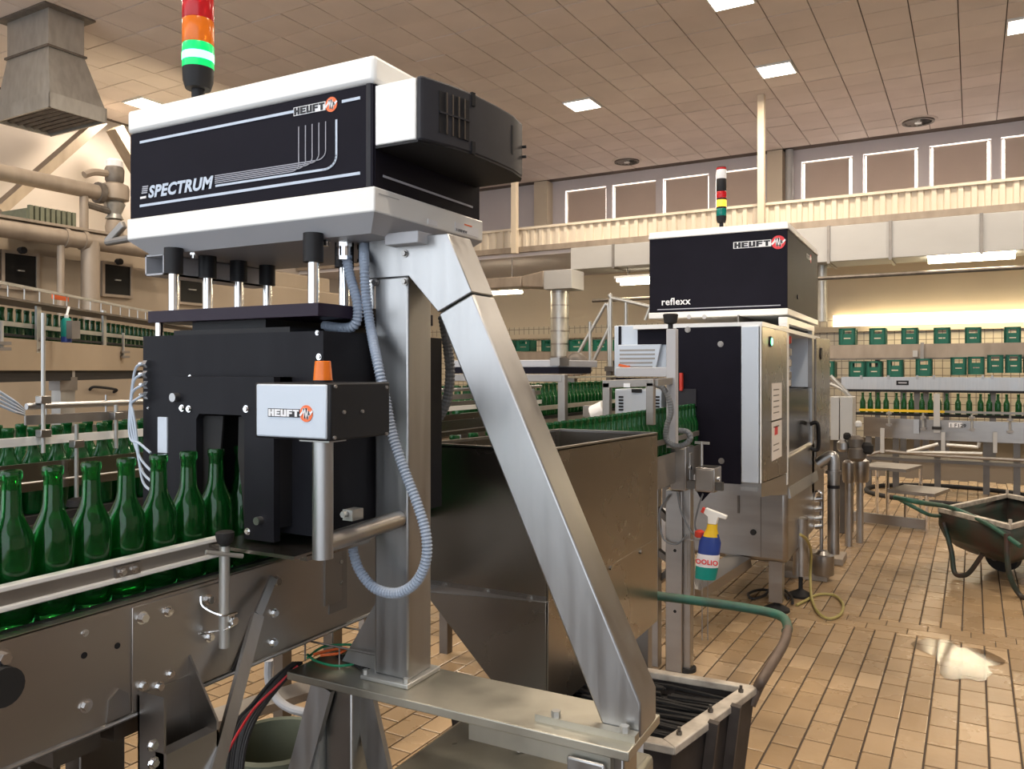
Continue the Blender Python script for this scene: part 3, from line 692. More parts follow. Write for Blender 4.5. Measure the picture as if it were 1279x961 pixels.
# air fittings and thin blue tubes on the left flank
for k, (px, py, ex, ey) in enumerate(((181, 455, 188, 566), (181, 468, 188, 588), (182, 481, 188, 601), (182, 494, 188, 613))):
    a = W(px, py, Y=YH-.005); f = MB(); f.cyl(a+Vector((.008, 0, 0)), a-Vector((.014, 0, 0)), .0055, 10); f.cyl(a+Vector((.012, 0, 0)), a, .0085, 6)
    obj('air_fitting', f, 'chrome', low)
    nm_ = ('topmost', 'second from the top', 'third from the top', 'lowest')[k]
    w_ = [W(x, y, Y=YH-.02) for x, y in ((px-4, py), (168-k*1.2, py+10), (161.5+k*1.5, 520-k*2), (163+k*2.2, 548-k*4), (ex-14+k*1, ey-(12 if k == 0 else 16)), (ex, ey))]
    one('air_tube', MB().tube(w_, .0026, 6), 'tube_blue', 'thin pale blue air tube left of the tunnel housing, %s' % nm_, 'tube', 'air tubes of the tunnel housing')

# control terminal on a bent tube
f1 = W(413, 479, t=1.2); tY = f1.y; tx1_ = f1.x; tx0_ = W(318, 500, Y=tY).x; tYb = W(487, 500, X=tx1_).y; tz1 = f1.z; tz0 = W(413, 552, t=1.2).z
ter = thing('control_terminal', 'small black terminal box with a silver front on a bent steel tube', 'control box', ((tx0_+tx1_)/2, tY+.05, tz0))
obj('case', MB().box(tx0_, tx1_, tY, tYb, tz0, tz1), 'black_plastic', ter, bevel=.003)
fpn = obj('silver_front', MB().box(tx0_+.006, tx1_-.006, tY-.003, tY+.002, tz0+.003, tz1-.002), 'silver_panel', ter, bevel=.003, label='pale silver front plate')
a = W(335, 520.5, Y=tY-.0032); logo(fpn, a, (1, 0, 0), .0655, .0130, .0128, 'print_black', 'print_white')
each('screw', [cylb(W(px, py, X=tx1_), W(px, py, X=tx1_)+Vector((.003, 0, 0)), .0028) for px, py in ((418, 483), (417, 547), (482, 484), (482, 542), (429, 515), (452, 514))], 'steel_dull', ter)
tc = Vector((-.855, .968, 0)); zj = 1.228
obj('lamp_socket', MB().cyl((tc.x, tc.y, tz1-.002), (tc.x, tc.y, tz1+.004), .016, 20), 'black_plastic', ter)
obj('lamp_cap', MB().lathe([(.0152, 0), (.0125, .03), (.0115, .031)], (tc.x, tc.y, tz1+.003), 22), 'lens_orange', ter, label='orange lamp cap')
R_ = .0162
c0 = Vector((-.8955, 1.222, 1.222)); dv = (Vector((tc.x, tc.y, zj))-c0).normalized()
obj('upright_tube', MB().cyl((tc.x, tc.y, zj-.022), (tc.x, tc.y, tz0+.002), R_, 24), 'steel_brushed', ter, smooth=40)
obj('cross_tube', MB().cyl(c0, Vector((tc.x, tc.y, zj))-dv*(-.004), R_*.98, 24), 'steel', ter, smooth=40)
m = MB(); a = W(437, 641, Y=1.12); m.box(a.x-.008, a.x+.014, a.y-.01, a.y+.02, a.z-.012, a.z+.007); m.cyl((a.x, a.y-.012, a.z), (a.x, a.y-.02, a.z), .006, 6); obj('tube_clamp', m, 'galvanised', ter)
m = MB(); m.box(tc.x-.03, tc.x+.03, tc.y-.02, tc.y+.02, tz0-.004, tz0); obj('mount_plate', m, 'steel', ter)

# steel stand: base plate, column, strut, legs
zB = .914; sY0, sY1 = 1.222, 1.302; cX0, cX1 = -.954, -.876
st = thing('machine_stand', 'stainless square column with a slanting strut on a heavy base plate', 'stand', (-.9, 1.26, 0))
obj('base_plate', MB().box(-1.125, -.424, 1.17, 1.325, zB-.016, zB), 'tarnished', st, bevel=.002)
obj('column', MB().box(cX0, cX1, sY0+.003, sY1, zB+.008, zU-.07), 'steel_brushed', st, bevel=.004, label='upright square column')
obj('foot_plate', MB().box(cX0-.02, cX1+.012, sY0-.016, sY1+.014, zB, zB+.009), 'galvanised', st, bevel=.002)
# strut in the plane of the column
qa = W(581, 345, Y=sY0); qb = W(800, 880, Y=sY0); d = (qb-qa).normalized(); nrm = Vector((-d.z, 0, d.x))
if nrm.x > 0: nrm = -nrm
def strut(p, q_, wdt, y0, y1):
    return MB().hexa([(p.x, y0, p.z), (p.x, y1, p.z), (p.x+nrm.x*wdt, y1, p.z+nrm.z*wdt), (p.x+nrm.x*wdt, y0, p.z+nrm.z*wdt), (q_.x, y0, q_.z), (q_.x, y1, q_.z), (q_.x+nrm.x*wdt, y1, q_.z+nrm.z*wdt), (q_.x+nrm.x*wdt, y0, q_.z+nrm.z*wdt)])
sm = qa+d*.035; end = qa+d*((zB+.004-qa.z)/d.z)
s = MB(); wdt = .079
L = [(sm.x, sm.z), (sm.x+nrm.x*wdt, sm.z+nrm.z*wdt)]
e1 = Vector((sm.x+nrm.x*wdt, 0, sm.z+nrm.z*wdt)); e1b = e1+d*((zB+.001-e1.z)/d.z)
s.prism([L[0], (qb.x, qb.z), (qb.x, zB+.001), (e1b.x, zB+.001), L[1]], 'y', sY0, sY1)
obj('strut', s, 'steel_brushed', st, bevel=.0035, label='slanting square strut')
# welded head plate continuing the strut up to the head
zq = zU+.002; top = qa+d*((zq-qa.z)/d.z); sm2 = sm-d*.003
e2 = Vector((sm2.x+nrm.x*wdt, 0, sm2.z+nrm.z*wdt)); e2t = e2+d*((zU-.07-e2.z)/d.z)
hp = MB(); hp.prism([(cX0-.012, zq), (top.x, zq), (sm2.x, sm2.z), (e2.x, e2.z), (cX1+.003, zU-.072), (cX0-.012, zU-.072)], 'y', sY0, sY1)
obj('head_bracket', hp, 'steel_brushed', st, bevel=.002)
hp = MB(); rb = [W(px, py, Y=1.372) for px, py in ((548, 300), (576, 312), (612, 389), (604, 392), (560, 330))]
hp.prism([(q.x, q.z) for q in rb], 'y', 1.366, 1.372); hp.box(rb[0].x-.06, rb[0].x+.03, sY1-.01, 1.372, zU-.03, zU)
obj('rear_bracket', hp, 'steel', st)
obj('bracket_block', MB().box(cX1-.03, cX1+.045, sY0-.03, sY1+.02, zU-.016, zU+.006), 'grey_paint', st, bevel=.002)
each('bolt', [MB().bolt(W(px, py, Y=sY0), (0, -1, 0), .005, .007) for px, py in ((506, 317), (506, 352), (469, 353))], 'steel', st)
# gusset, weld ends, strut foot bolts
gp = [W(480, 735, Y=1.25), W(422, 806, Y=1.25), W(480, 815, Y=1.25)]
g = MB(); g.prism([(cX0, zB+.22*.6+.02), (cX0-.092, zB+.012), (cX0, zB+.008)], 'y', 1.24, 1.247); obj('gusset', g, 'steel_brushed', st)
g = MB(); g.bar((-.60, sY0-.012, zB+.006), (-.425, sY0-.012, zB+.006), .02, .012); obj('toe_strip', g, 'tarnished', st)
each('foot_bolt', [cylb((x, sY0-.014, zB+.008), (x, sY0-.014, zB+.022), .008, 6) for x in (-.565, -.445)]+[cylb((x, sY0-.009, zB+.008), (x, sY0-.009, zB+.018), .006, 6) for x in (cX0-.012, cX1+.004)], 'galvanised', st)
# legs under the base plate
for lx, splay in ((-1.02, 1), (-.475, 0)):
    lg = obj('leg', MB().box(lx-.032, lx+.032, 1.20, 1.264, 0, zB-.016), 'steel', st, bevel=.004)
    if splay:
        for sx, yy in ((-1, 1.19), (1, 1.23)):
            obj('leg_brace', MB().bar((lx+sx*.03, yy, zB-.02), (lx+sx*.16, yy-.02 if sx < 0 else yy, zB-.46), .012, .05, up=(1, 0, .3)), 'steel_brushed', lg)
        obj('leg_channel', MB().box(lx-.052, lx-.036, 1.185, 1.235, 0, zB-.018), 'galvanised', lg)
    else:
        obj('leg_plate', MB().prism([(lx-.055, 0), (lx+.01, 0), (lx+.01, zB-.03), (lx-.055, zB-.03)], 'y', 1.172, 1.18), 'steel_brushed', lg, bevel=.01)
    obj('floor_pad', MB().box(lx-.06, lx+.06, 1.17, 1.29, 0, .012), 'steel_dark', lg)
# underside rails of the base plate
obj('under_beam', MB().box(-.72, -.46, 1.185, 1.225, zB-.05, zB-.016), 'tarnished', st)

# grey ribbed conduits
Yc = 1.195
pts = [(431, 302), (433, 322), (438, 348), (445, 372), (447, 392), (443, 406), (430, 410), (405, 407)]
one('ribbed_conduit', MB().tube([W(x, y, Y=Yc) for x, y in pts], .0102, 12, ribs=.22, step=.0031), 'conduit_blue', 'short blue grey ribbed conduit curling under the purple plate', 'conduit', smooth=None)
pts = [(455, 302), (455, 330), (457, 368), (463, 410), (472, 455), (480, 492), (491, 545), (506, 590), (522, 632), (532, 668), (532, 700), (520, 727), (497, 741), (470, 736), (451, 716), (442, 693), (440, 670)]
one('ribbed_conduit', MB().tube([W(x, y, Y=(1.24 if i < 1 else 1.2) if i < 4 else 1.17) for i, (x, y) in enumerate(pts)], .0100, 12, ribs=.22, step=.0031), 'conduit_blue', 'long blue grey ribbed conduit looping down in front of the steel column', 'conduit', smooth=None)
pts = [(553, 395), (560, 440), (562, 470), (558, 500), (549, 520), (541, 530)]
one('ribbed_conduit', MB().tube([W(x, y, Y=1.5) for x, y in pts], .012, 10, ribs=.14, step=.004), 'conduit_grey', 'dark ribbed conduit hanging behind the steel column beside the strut', 'conduit', smooth=None)

# wire tray with loose cables on the base plate
tray = thing('wire_tray', 'small tray of thin wire rods on the left end of the base plate', 'tray', (-1.05, 1.25, zB))
pp = [W(381, 826, Z=zB), W(469, 846, Z=zB), W(482, 818, Z=zB), W(415, 806, Z=zB)]
tops = [q+Vector((0, 0, .042)) for q in pp]
rd = MB()
for a, b in zip(pp, tops): rd.cyl(a, b, .002, 6)
for i in range(4): rd.cyl(tops[i], tops[(i+1) % 4], .0019, 6); 
m0 = (tops[0]+tops[1])/2; rd.cyl(m0, m0-Vector((0, 0, .042)), .0014, 6); obj('wire_rod', rd, 'steel', tray)
def zc(pts, z=zB+.006): return [W(x, y, Z=z) for x, y in pts]
one('green_cable', MB().tube(zc([(384, 822), (405, 808), (440, 806), (455, 815), (445, 828), (420, 832), (395, 826), (384, 818)]), .0026, 6), 'cable_green', 'loop of green cable in the wire tray', 'cable')
one('orange_cable', MB().tube(zc([(392, 818), (410, 813), (432, 810), (424, 816), (400, 819)], zB+.012), .003, 6), 'cable_orange', 'short orange cable ends in the wire tray', 'cable')
m = MB()
for k in range(5): m.bar(*zc([(420+k*9, 818+k*2), (455+k*3, 836-k)], zB+.004), .006, .006)
one('tray_slats', m, 'rubber', 'flat dark strips lying in the wire tray', 'strip')
m = MB()
for k in range(11):
    o_ = random.uniform(-10, 10); m.tube([W(372+o_*.5, 828, Y=1.24), W(350+o_, 845+k, Y=1.2), W(325+o_, 875+k, Y=1.17), W(305+o_*1.2, 905, Y=1.14), W(296+o_, 940, Y=1.12), W(292+o_, 985, Y=1.1)], .0036, 6)
one('cable_bundle', m, 'cable_black', 'bundle of dark cables dropping from the left end of the base plate', 'cable bundle')
one('red_cable', MB().tube([W(372, 832, Y=1.22), W(345, 858, Y=1.18), W(318, 885, Y=1.15), W(298, 915, Y=1.1), W(284, 940, Y=1.08)], .0026, 6), 'print_red', 'red cable running along the dark cable bundle', 'cable')

# ================================================================== BOTTLES
BP = [(.0265, 0), (.0295, .003), (.0305, .012), (.0305, .118), (.0298, .128), (.0262, .140), (.0205, .152), (.0160, .163), (.0140, .176), (.0132, .200), (.0132, .214), (.0150, .216), (.0152, .226), (.0135, .229)]
def bottle_mesh(name, m, n):
    mb = MB(); mb.lathe(BP+[(.0095, .229), (.0098, .17), (.020, .135), (.026, .115), (.0262, .012), (.006, .010)], (0, 0, 0), n)
    return mesh(name, mb, m, 50)
BM = bottle_mesh('bottle', 'glass_green', 18); BMd = bottle_mesh('bottle', 'glass_shaded', 10)
NB = [0]
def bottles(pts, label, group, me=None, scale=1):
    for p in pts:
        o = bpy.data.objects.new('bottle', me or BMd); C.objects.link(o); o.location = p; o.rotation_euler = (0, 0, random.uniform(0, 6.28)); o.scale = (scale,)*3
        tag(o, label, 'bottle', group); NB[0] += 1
def screws(parent, items, m='chrome', name='bolt'):
    for p, d, r, h in items: obj(name, MB().bolt(p, d, r, h), m, parent)

# ================================================================== NEAR CONVEYOR
LX = -1.2
def zbelt(y): return 1.125 if y < 1.75 else 1.125-.035*min(1, (y-1.75)/.8)
con = thing('bottle_conveyor', 'stainless conveyor carrying the near row of green bottles under the inspection head', 'conveyor', (LX, .9, 0))
BX = -1.11
y0c, y1c = -.05, 1.74
s = MB(); s.box(BX-.004, BX, y0c, y1c, .967, 1.139); s.box(BX-.03, BX, y0c, y1c, .963, .967); s.box(BX-.02, BX, y0c, y1c, 1.137, 1.140)
obj('side_plate', s, 'steel_beam', con)
obj('lower_lip', MB().cyl((BX+.002, y0c, .964), (BX+.002, y1c, .964), .004, 8), 'steel_brushed', con)
obj('far_side_plate', MB().box(LX-.09, LX-.086, y0c, y1c, .967, 1.139), 'steel_sheet', con)
obj('chain_belt', MB().box(LX-.045, LX+.045, y0c, y1c, 1.108, 1.125), 'rubber', con)
obj('wear_strip', MB().box(BX-.045, BX-.022, y0c, y1c, 1.10, 1.137), 'black_plastic', con)
# guide rail, near side: white strip above and below a grey channel
RX = -1.152; rl0, rl1 = y0c, 1.03
gr = obj('guide_rail', MB().box(RX, RX+.006, rl0, rl1, 1.17, 1.196), 'steel_dull', con, label='grey guide rail between two white edges')
for z in (1.166, 1.194): obj('rail_edge', MB().box(RX-.006, RX+.012, rl0, rl1, z, z+.008), 'white_paint', gr, bevel=.002)
a = W(161, 714, X=RX+.012); sp_ = obj('splice_plate', MB().box(RX+.006, RX+.011, a.y-.022, a.y+.022, a.z-.011, a.z+.011), 'steel', gr)
screws(sp_, [(Vector((RX+.011, a.y+k, a.z+.001)), (1, 0, 0), .0045, .006) for k in (-.011, .011)])
obj('far_guide_rail', MB().box(LX-.05, LX-.042, y0c, 1.02, 1.17, 1.2), 'steel_dull', con)
# flat steel table beneath the housing
a = W(268, 690, Z=1.192); tp = MB(); tp.box(RX-.003, -.945, 1.0, 1.2, 1.186, 1.192); tp.box(-.96, -.945, 1.03, 1.2, 1.178, 1.188)
obj('rail_table', tp, 'steel_sheet', con)
obj('hanger_plate', MB().box(BX, BX+.004, 1.26, 1.31, 1.02, 1.2), 'steel', con)
# joint plate with bolts, holes, lug
jp0 = W(165, 800, X=BX+.003).y; jp1 = W(283, 760, X=BX+.003).y
jp = obj('joint_plate', MB().box(BX, BX+.004, jp0, jp1, .969, 1.132), 'steel_beam', con, bevel=.001)
P4 = lambda px, py: W(px, py, X=BX+.004)
screws(jp, [(P4(177, 772), (1, 0, 0), .007, .01), (P4(209.5, 764), (1, 0, 0), .006, .008), (P4(178, 857), (1, 0, 0), .006, .008), (P4(198, 858), (1, 0, 0), .006, .008), (P4(213, 842), (1, 0, 0), .005, .006)])
P5 = lambda px, py: W(px, py, X=BX)
for px, py in ((105, 819), (146.5, 807), (146.5, 867)):
    a = P5(px, py); obj('drilled_hole', MB().cyl(a, a+Vector((.0008, 0, 0)), .0048, 16), 'black_plastic', con)
screws(con, [(P5(106, 791), (1, 0, 0), .0035, .003), (P5(107, 882), (1, 0, 0), .007, .006), (P5(343, 726), (1, 0, 0), .007, .012), (P5(342, 766), (1, 0, 0), .006, .008), (P5(341, 803), (1, 0, 0), .006, .008), (P5(424, 702), (1, 0, 0), .005, .006), (P5(424, 728), (1, 0, 0), .005, .006), (P5(2, 822), (1, 0, 0), .008, .012)])
a = P5(147, 880); obj('lug', MB().prism([(a.y-.02, a.z-.02), (a.y+.02, a.z-.02), (a.y+.016, a.z+.012), (a.y, a.z+.024), (a.y-.016, a.z+.012)], 'x', BX, BX+.003), 'steel', con)
a = P5(-4, 856); obj('bearing_cap', MB().cyl(a, a+Vector((.02, 0, 0)), .026, 20), 'rubber', con)
obj('hinge_strip', MB().box(BX, BX+.003, P5(410, 740).y, P5(432, 740).y, 1.0, 1.19), 'steel_dull', con)
# channel leg bolted to the side plate
a = P5(170, 850); b = P5(205, 850); y0, y1 = a.y, P5(236, 850).y
lg = MB(); zt_ = 1.006; lg.prism([(y0, zt_-.005), (y0+.004, zt_-.02), (y0+.004, 0), (y0, 0)], 'x', BX+.004, BX+.064)
lg.box(BX+.004, BX+.008, y0, y1, 0, zt_-.012); lg.hexa([(BX+.004, y1-.004, 0), (BX+.07, y1-.004, 0), (BX+.07, y1, 0), (BX+.004, y1, 0), (BX+.004, y1-.004, zt_+.02), (BX+.07, y1-.004, .93), (BX+.07, y1, .93), (BX+.004, y1, zt_+.02)])
lg.box(BX+.045, BX+.07, y0, y1, 0, .915)
leg = obj('leg', lg, 'steel', con)
screws(leg, [(W(190, 931, X=BX+.064), (1, 0, 0), .006, .008), (W(191, 953, X=BX+.064), (1, 0, 0), .006, .008)])
for px0, px1 in ((14, 67), (90, 147)):
    a = W(px0, 930, X=LX-.04); b = W(px1, 930, X=LX-.04)
    l2 = obj('leg', MB().box(LX-.06, LX-.02, a.y, b.y, 0, .965), 'steel_dark', con, bevel=.003)
    obj('leg_clamp', MB().box(LX-.07, BX-.02, a.y-.004, b.y+.004, .925, .968), 'steel_dark', l2)
for k, od in enumerate(('first', 'second', 'third', 'fourth', 'fifth', 'sixth', 'seventh', 'eighth', 'ninth', 'tenth', 'eleventh', 'twelfth')):
    bottles([(LX, 1.0645-.0627*k, 1.125)], 'green beer bottle in the nearest row, %s counted left from the tunnel mouth' % od, 'nearest row of bottles', BM)
bottles([(LX, 1.0645+.0627*k, 1.125) for k in range(1, 11)], 'green beer bottle inside or just behind the black tunnel housing', 'bottles in the tunnel', BM)
# rod clamp with black knob in front of the rail
rc = thing('clamp_rod', 'pale upright rod with a black knob clamped to the near conveyor', 'rod', W(280, 806, X=-1.075))
t0 = W(280.5, 682, X=-1.075); t1 = W(280, 809, X=-1.075)
obj('rod', MB().cyl(t1, t0, .0088, 16), 'galvanised', rc, smooth=40)
k0 = W(281, 671, X=-1.075); obj('knob', MB().lathe([(.006, -.016), (.013, -.008), (.0155, .002), (.0155, .008), (.012, .010)], k0, 20), 'rubber', rc)
obj('knob_stem', MB().cyl(t0, k0+Vector((0, 0, -.012)), .005, 10), 'chrome', rc)
obj('cross_pin', MB().cyl(W(257, 690, X=-1.08), W(303, 695, X=-1.06), .004, 10), 'galvanised', rc)
for (q0, q1, q2_, q3) in (((251, 745), (254, 758), (277, 769), (296, 766)), ((249, 792), (262, 790), (280, 787), (292, 781))):
    obj('spring_wire', MB().tube([W(*q0, X=BX+.004), W(*q1, X=-1.10), W(*q2_, X=-1.07), W(*q3, X=-1.065)], .0022, 6), 'chrome', rc)
obj('clamp_plate', MB().box(BX, BX+.003, P5(247, 760).y, P5(276, 760).y, P5(260, 795).z, P5(260, 748).z), 'steel', rc)
screws(rc, [(W(259, 749, X=BX+.004), (1, 0, 0), .0065, .012), (W(261, 796, X=BX+.004), (1, 0, 0), .006, .008), (W(287, 775, X=-1.07), (1, 0, 0), .007, .014)])
# bent flat bar running from the side plate to the floor
fb = thing('flat_brace', 'bent flat steel bar bolted to the near conveyor and slanting down in front of it', 'bar', P5(300, 880))
a = W(341, 722, X=BX+.012); b = W(322, 768, X=-1.08); c = W(264, 985, X=-1.03)
v1 = Vector((0, .0, 0))
def flat(p, q, wd, th):
    d_ = (q-p).normalized(); sd = Vector((0, 1, 0)); sd = (sd-d_*sd.dot(d_)).normalized(); n_ = d_.cross(sd).normalized()
    return MB().hexa([p-sd*wd-n_*th, p+sd*wd-n_*th, p+sd*wd+n_*th, p-sd*wd+n_*th, q-sd*wd-n_*th, q+sd*wd-n_*th, q+sd*wd+n_*th, q-sd*wd+n_*th])
obj('upper_leaf', flat(a, b, .008, .003), 'steel_brushed', fb); obj('lower_leaf', flat(b, c, .0125, .004), 'steel_brushed', fb)
obj('dark_wedge', MB().prism([(P5(305, 835).y, P5(305, 835).z), (P5(288, 838).y, P5(288, 838).z), (P5(322, 757).y, P5(322, 757).z)], 'x', BX+.001, BX+.004), 'rubber', fb)
# round drum and white stub pipe on the floor at the bottom left
dr = W(345, 925, Y=1.35)
one('floor_drum', MB().lathe([(.10, 0), (.11, .02), (.115, .45), (.125, .47), (.125, .49), (.115, .495), (.11, .49), (.105, .2), (.01, .195)], (dr.x, dr.y, dr.z-.49), 28), 'old_crate', 'grey green round drum with a dark mouth half hidden at the bottom edge', 'drum', smooth=40)
one('stub_pipe', MB().tube([W(336, 825, Y=1.5), W(336, 850, Y=1.5), W(345, 872, Y=1.5), W(364, 886, Y=1.5), W(395, 893, Y=1.5)], .011, 10), 'grey_paint', 'bent pale pipe below the conveyor left of the stand leg', 'pipe')
one('floor_channel', MB().bar(W(250, 905, Z=.25), W(420, 850, Z=.25), .12, .03), 'steel_dull', 'flat pale channel behind the drum below the near conveyor', 'channel')

# ================================================================== CONVEYOR BEYOND THE HOPPER, TO THE FAR MACHINE
c2 = thing('bottle_conveyor', 'conveyor with a dense bottle row running behind the hopper into the far machine', 'conveyor', (LX, 3.5, 0))
zz = 1.09
obj('side_plate', MB().box(LX+.04, LX+.044, 1.78, 4.9, .95, zz+.01), 'steel_dull', c2)
obj('far_side_plate', MB().box(LX-.06, LX-.056, 1.78, 4.9, .95, zz+.01), 'steel_dull', c2)
obj('chain_belt', MB().box(LX-.055, LX+.039, 1.78, 4.9, zz-.02, zz), 'rubber', c2)
obj('guide_rail', MB().box(LX+.034, LX+.042, 2.6, 4.3, zz+.06, zz+.085), 'steel_dull', c2)
for k, od in enumerate(('first', 'second', 'third', 'fourth', 'fifth', 'sixth')):
    bottles([(LX, 1.90+.1*k, zz)], 'spaced green bottle between column and strut, %s from the near end' % od, 'spaced bottles behind the column')
bottles([(LX-.002, 2.52+.0622*k, zz) for k in range(38)], 'green bottle in the dense row entering the far machine', 'dense row entering the far machine')
for yy in (2.6, 3.95):
    l_ = obj('leg', MB().box(LX+.045, LX+.1, yy-.03, yy+.03, 0, zz), 'steel', c2, bevel=.003)
    obj('foot', MB().cyl((LX+.07, yy, 0), (LX+.07, yy, .02), .05, 14), 'rubber', l_)
    obj('leg', MB().box(LX-.12, LX-.065, yy-.03, yy+.03, 0, zz), 'steel', c2, bevel=.003)
obj('cross_brace', MB().bar((LX+.05, 3.95, .55), (LX-.4, 4.1, .12), .03, .03), 'steel_dull', c2)
obj('cross_brace', MB().bar((LX-.4, 3.95, .62), (LX+.05, 4.1, .2), .03, .03), 'steel_dull', c2)

# ================================================================== HOPPER
hp = thing('reject_hopper', 'brown reflecting stainless hopper with a slanting funnel behind the slanted strut', 'hopper', (-.95, 2.0, .74))
hX0, hX1, hY0, hY1 = -1.125, -.792, 1.644, 2.435; hzt0, hzt1 = 1.318, 1.302; zf = .975; zb_ = .715
tk = .004
def wall(name, pts, th):
    a, b, c, d = [Vector(p) for p in pts]; n_ = (b-a).cross(d-a).normalized()*th
    return obj(name, MB().hexa([a, b, c, d, a+n_, b+n_, c+n_, d+n_]), 'steel_sheet', hp, bevel=.0008)
wall('front_wall', [(hX0, hY0, zf), (hX1, hY0, zf), (hX1, hY0, hzt0), (hX0, hY0, hzt0)], tk)
wall('right_wall', [(hX1, hY0, zf), (hX1, hY1, zf), (hX1, hY1, hzt1), (hX1, hY0, hzt0)], tk)
wall('back_wall', [(hX1, hY1, zf), (hX0, hY1, zf), (hX0, hY1, hzt1), (hX1, hY1, hzt1)], tk)
wall('left_wall', [(hX0, hY1, zf), (hX0, hY0, zf), (hX0, hY0, hzt0), (hX0, hY1, hzt1)], tk)
xf = -.875
wall('front_funnel', [(xf, hY0-.001, zb_), (hX1, hY0-.001, zb_), (hX1, hY0-.001, zf), (hX0, hY0-.001, zf-.02)], tk)
wall('right_funnel', [(hX1, hY0, zb_), (hX1, hY1, zb_), (hX1, hY1, zf), (hX1, hY0, zf)], tk)
wall('back_funnel', [(hX1, hY1, zb_), (xf, hY1, zb_), (hX0, hY1, zf), (hX1, hY1, zf)], tk)
wall('left_funnel', [(xf, hY1, zb_), (xf, hY0, zb_), (hX0, hY0, zf), (hX0, hY1, zf)], tk)
obj('bolt_strip', MB().box(hX0, hX1, hY0-.004, hY0-.001, zf-.032, zf+.012), 'steel', hp)
rim = MB()
for p_, q_ in (((hX0, hY0, hzt0), (hX1, hY0, hzt0)), ((hX1, hY0, hzt0), (hX1, hY1, hzt1)), ((hX1, hY1, hzt1), (hX0, hY1, hzt1)), ((hX0, hY1, hzt1), (hX0, hY0, hzt0))): rim.bar(p_, q_, .008, .008)
obj('rim', rim, 'steel', hp)
screws(hp, [(W(px, py, Y=hY0-.004), (0, -1, 0), .005, .006) for px, py in ((555.5, 731), (608, 739), (662, 748))], 'steel')
obj('fold_seam', MB().box(hX1-.001, hX1+.0035, hY0, hY1, zf-.004, zf+.0), 'steel_brushed', hp)
obj('fold_flange', MB().box(hX1-.001, hX1+.002, hY0, hY1, zf-.05, zf-.004), 'steel_sheet', hp)
screws(hp, [(W(px, py, X=hX1+.001), (1, 0, 0), .006, .007) for px, py in ((761, 709.5), (798.5, 689.5))], 'steel')
for x, y in ((hX0+.03, hY1+.03), (hX1-.05, hY1+.03)): obj('leg', MB().box(x-.02, x+.02, y-.02, y+.02, 0, zf+.1), 'steel_dull', hp)

# ================================================================== CART UNDER THE HOPPER, LIDDED BIN
ZR = .65
ct = thing('scrap_cart', 'battered steel cart with a bolted pale rim, filled with black strips, under the hopper', 'cart', (-.62, 1.95, 0))
pA = W(948, 857, Z=ZR); pB = W(843, 934, Z=ZR); pC = W(815, 835, Z=ZR); pD = W(640, 890, Z=ZR)
pA.z = pB.z = pC.z = pD.z = ZR; pC = pA+(pC-pA).normalized()*.62; pD = pB+(pC-pA).normalized()*.6; cen = (pA+pB+pC+pD)/4
loop = [pA, pB, pD, pC]
def inset(p, k): return p+(cen-p).normalized()*k
for i in range(4):
    a, b = loop[i], loop[(i+1) % 4]; ai, bi = inset(a, .05), inset(b, .05); dz = Vector((0, 0, -.02))
    obj('rim', MB().hexa([a+dz, b+dz, bi+dz, ai+dz, a, b, bi, ai]), 'cart_rim', ct, bevel=.003, label='pale worn rim bar')
    a2, b2 = inset(a, .012), inset(b, .012); dn = Vector((0, 0, -.46)); s_ = .06
    obj('wall', MB().hexa([inset(a2, s_)+dn, inset(b2, s_)+dn, inset(b2, s_+.008)+dn, inset(a2, s_+.008)+dn, a2+dz, b2+dz, inset(b2, .008)+dz, inset(a2, .008)+dz]), 'cart_wall', ct)
fl = [inset(p, .07)+Vector((0, 0, -.46)) for p in loop]; obj('floor', MB().hexa(fl+[p+Vector((0, 0, .01)) for p in fl]), 'cart_wall', ct)
for k in range(3):
    p_ = inset(pA.lerp(pB, .12+.38*k), .025); p_.z = ZR
    bt = MB(); bt.cyl(p_, p_+Vector((0, 0, .008)), .007, 6); bt.cyl(p_+Vector((0, 0, .008)), p_+Vector((0, 0, .018)), .004, 8); obj('bolt', bt, 'steel_dark', ct)
for k in (.35, .62):
    p_ = pA.lerp(pB, k)+(pA-pC).normalized()*.008; obj('side_rib', MB().bar(p_, p_+Vector((-.05, 0, -.42)), .025, .02), 'cart_wall', ct)
a = inset(pB.lerp(pD, .12), .0); n_ = (pB-pA).normalized()
obj('number_plate', MB().bar(a+n_*.003-Vector((0, 0, .012)), a+(pD-pB).normalized()*.07+n_*.003-Vector((0, 0, .012)), .004, .03), 'print_white', ct)
x = Vector((0, 0, 1)).cross(n_); x = -x if x.x < 0 else x
text('number', 'C 98', .018, 'print_black', ct, a+(pD-pB).normalized()*.062+n_*.0062-Vector((0, 0, .018)), x)
obj('handle_upright', MB().tube([pA+Vector((-.02, -.012, -.05)), pA+Vector((-.004, .0, -.008)), pA+Vector((.012, .008, .025)), W(978, 806, Z=.70), W(984, 786, Z=.72)], .0142, 12), 'handle_brown', ct, smooth=50, label='brown worn upright of the handle')
hd = obj('push_handle', MB().tube([W(982, 790, Z=.715), W(984, 785, Z=.72), W(978, 772, Z=.73), W(955, 764, Z=.735), W(900, 755, Z=.745), W(815, 744, Z=.76), W(760, 738, Z=.77)], .0145, 12), 'cart_green', ct, smooth=50, label='green tubular push handle')
for px, py in ((-.42, 2.12), (-.72, 2.14)): obj('caster', MB().cyl((px-.02, py, .06), (px+.02, py, .06), .06, 18), 'rubber', ct)
for px, py in ((-.56, 1.82), (-.86, 1.86)): obj('caster', MB().cyl((px-.02, py, .06), (px+.02, py, .06), .06, 18), 'rubber', ct)
for px, py in ((-.42, 2.12), (-.72, 2.14), (-.56, 1.82), (-.86, 1.86)): obj('caster_fork', MB().box(px-.03, px+.03, py-.02, py+.02, .1, .2), 'steel_dark', ct)
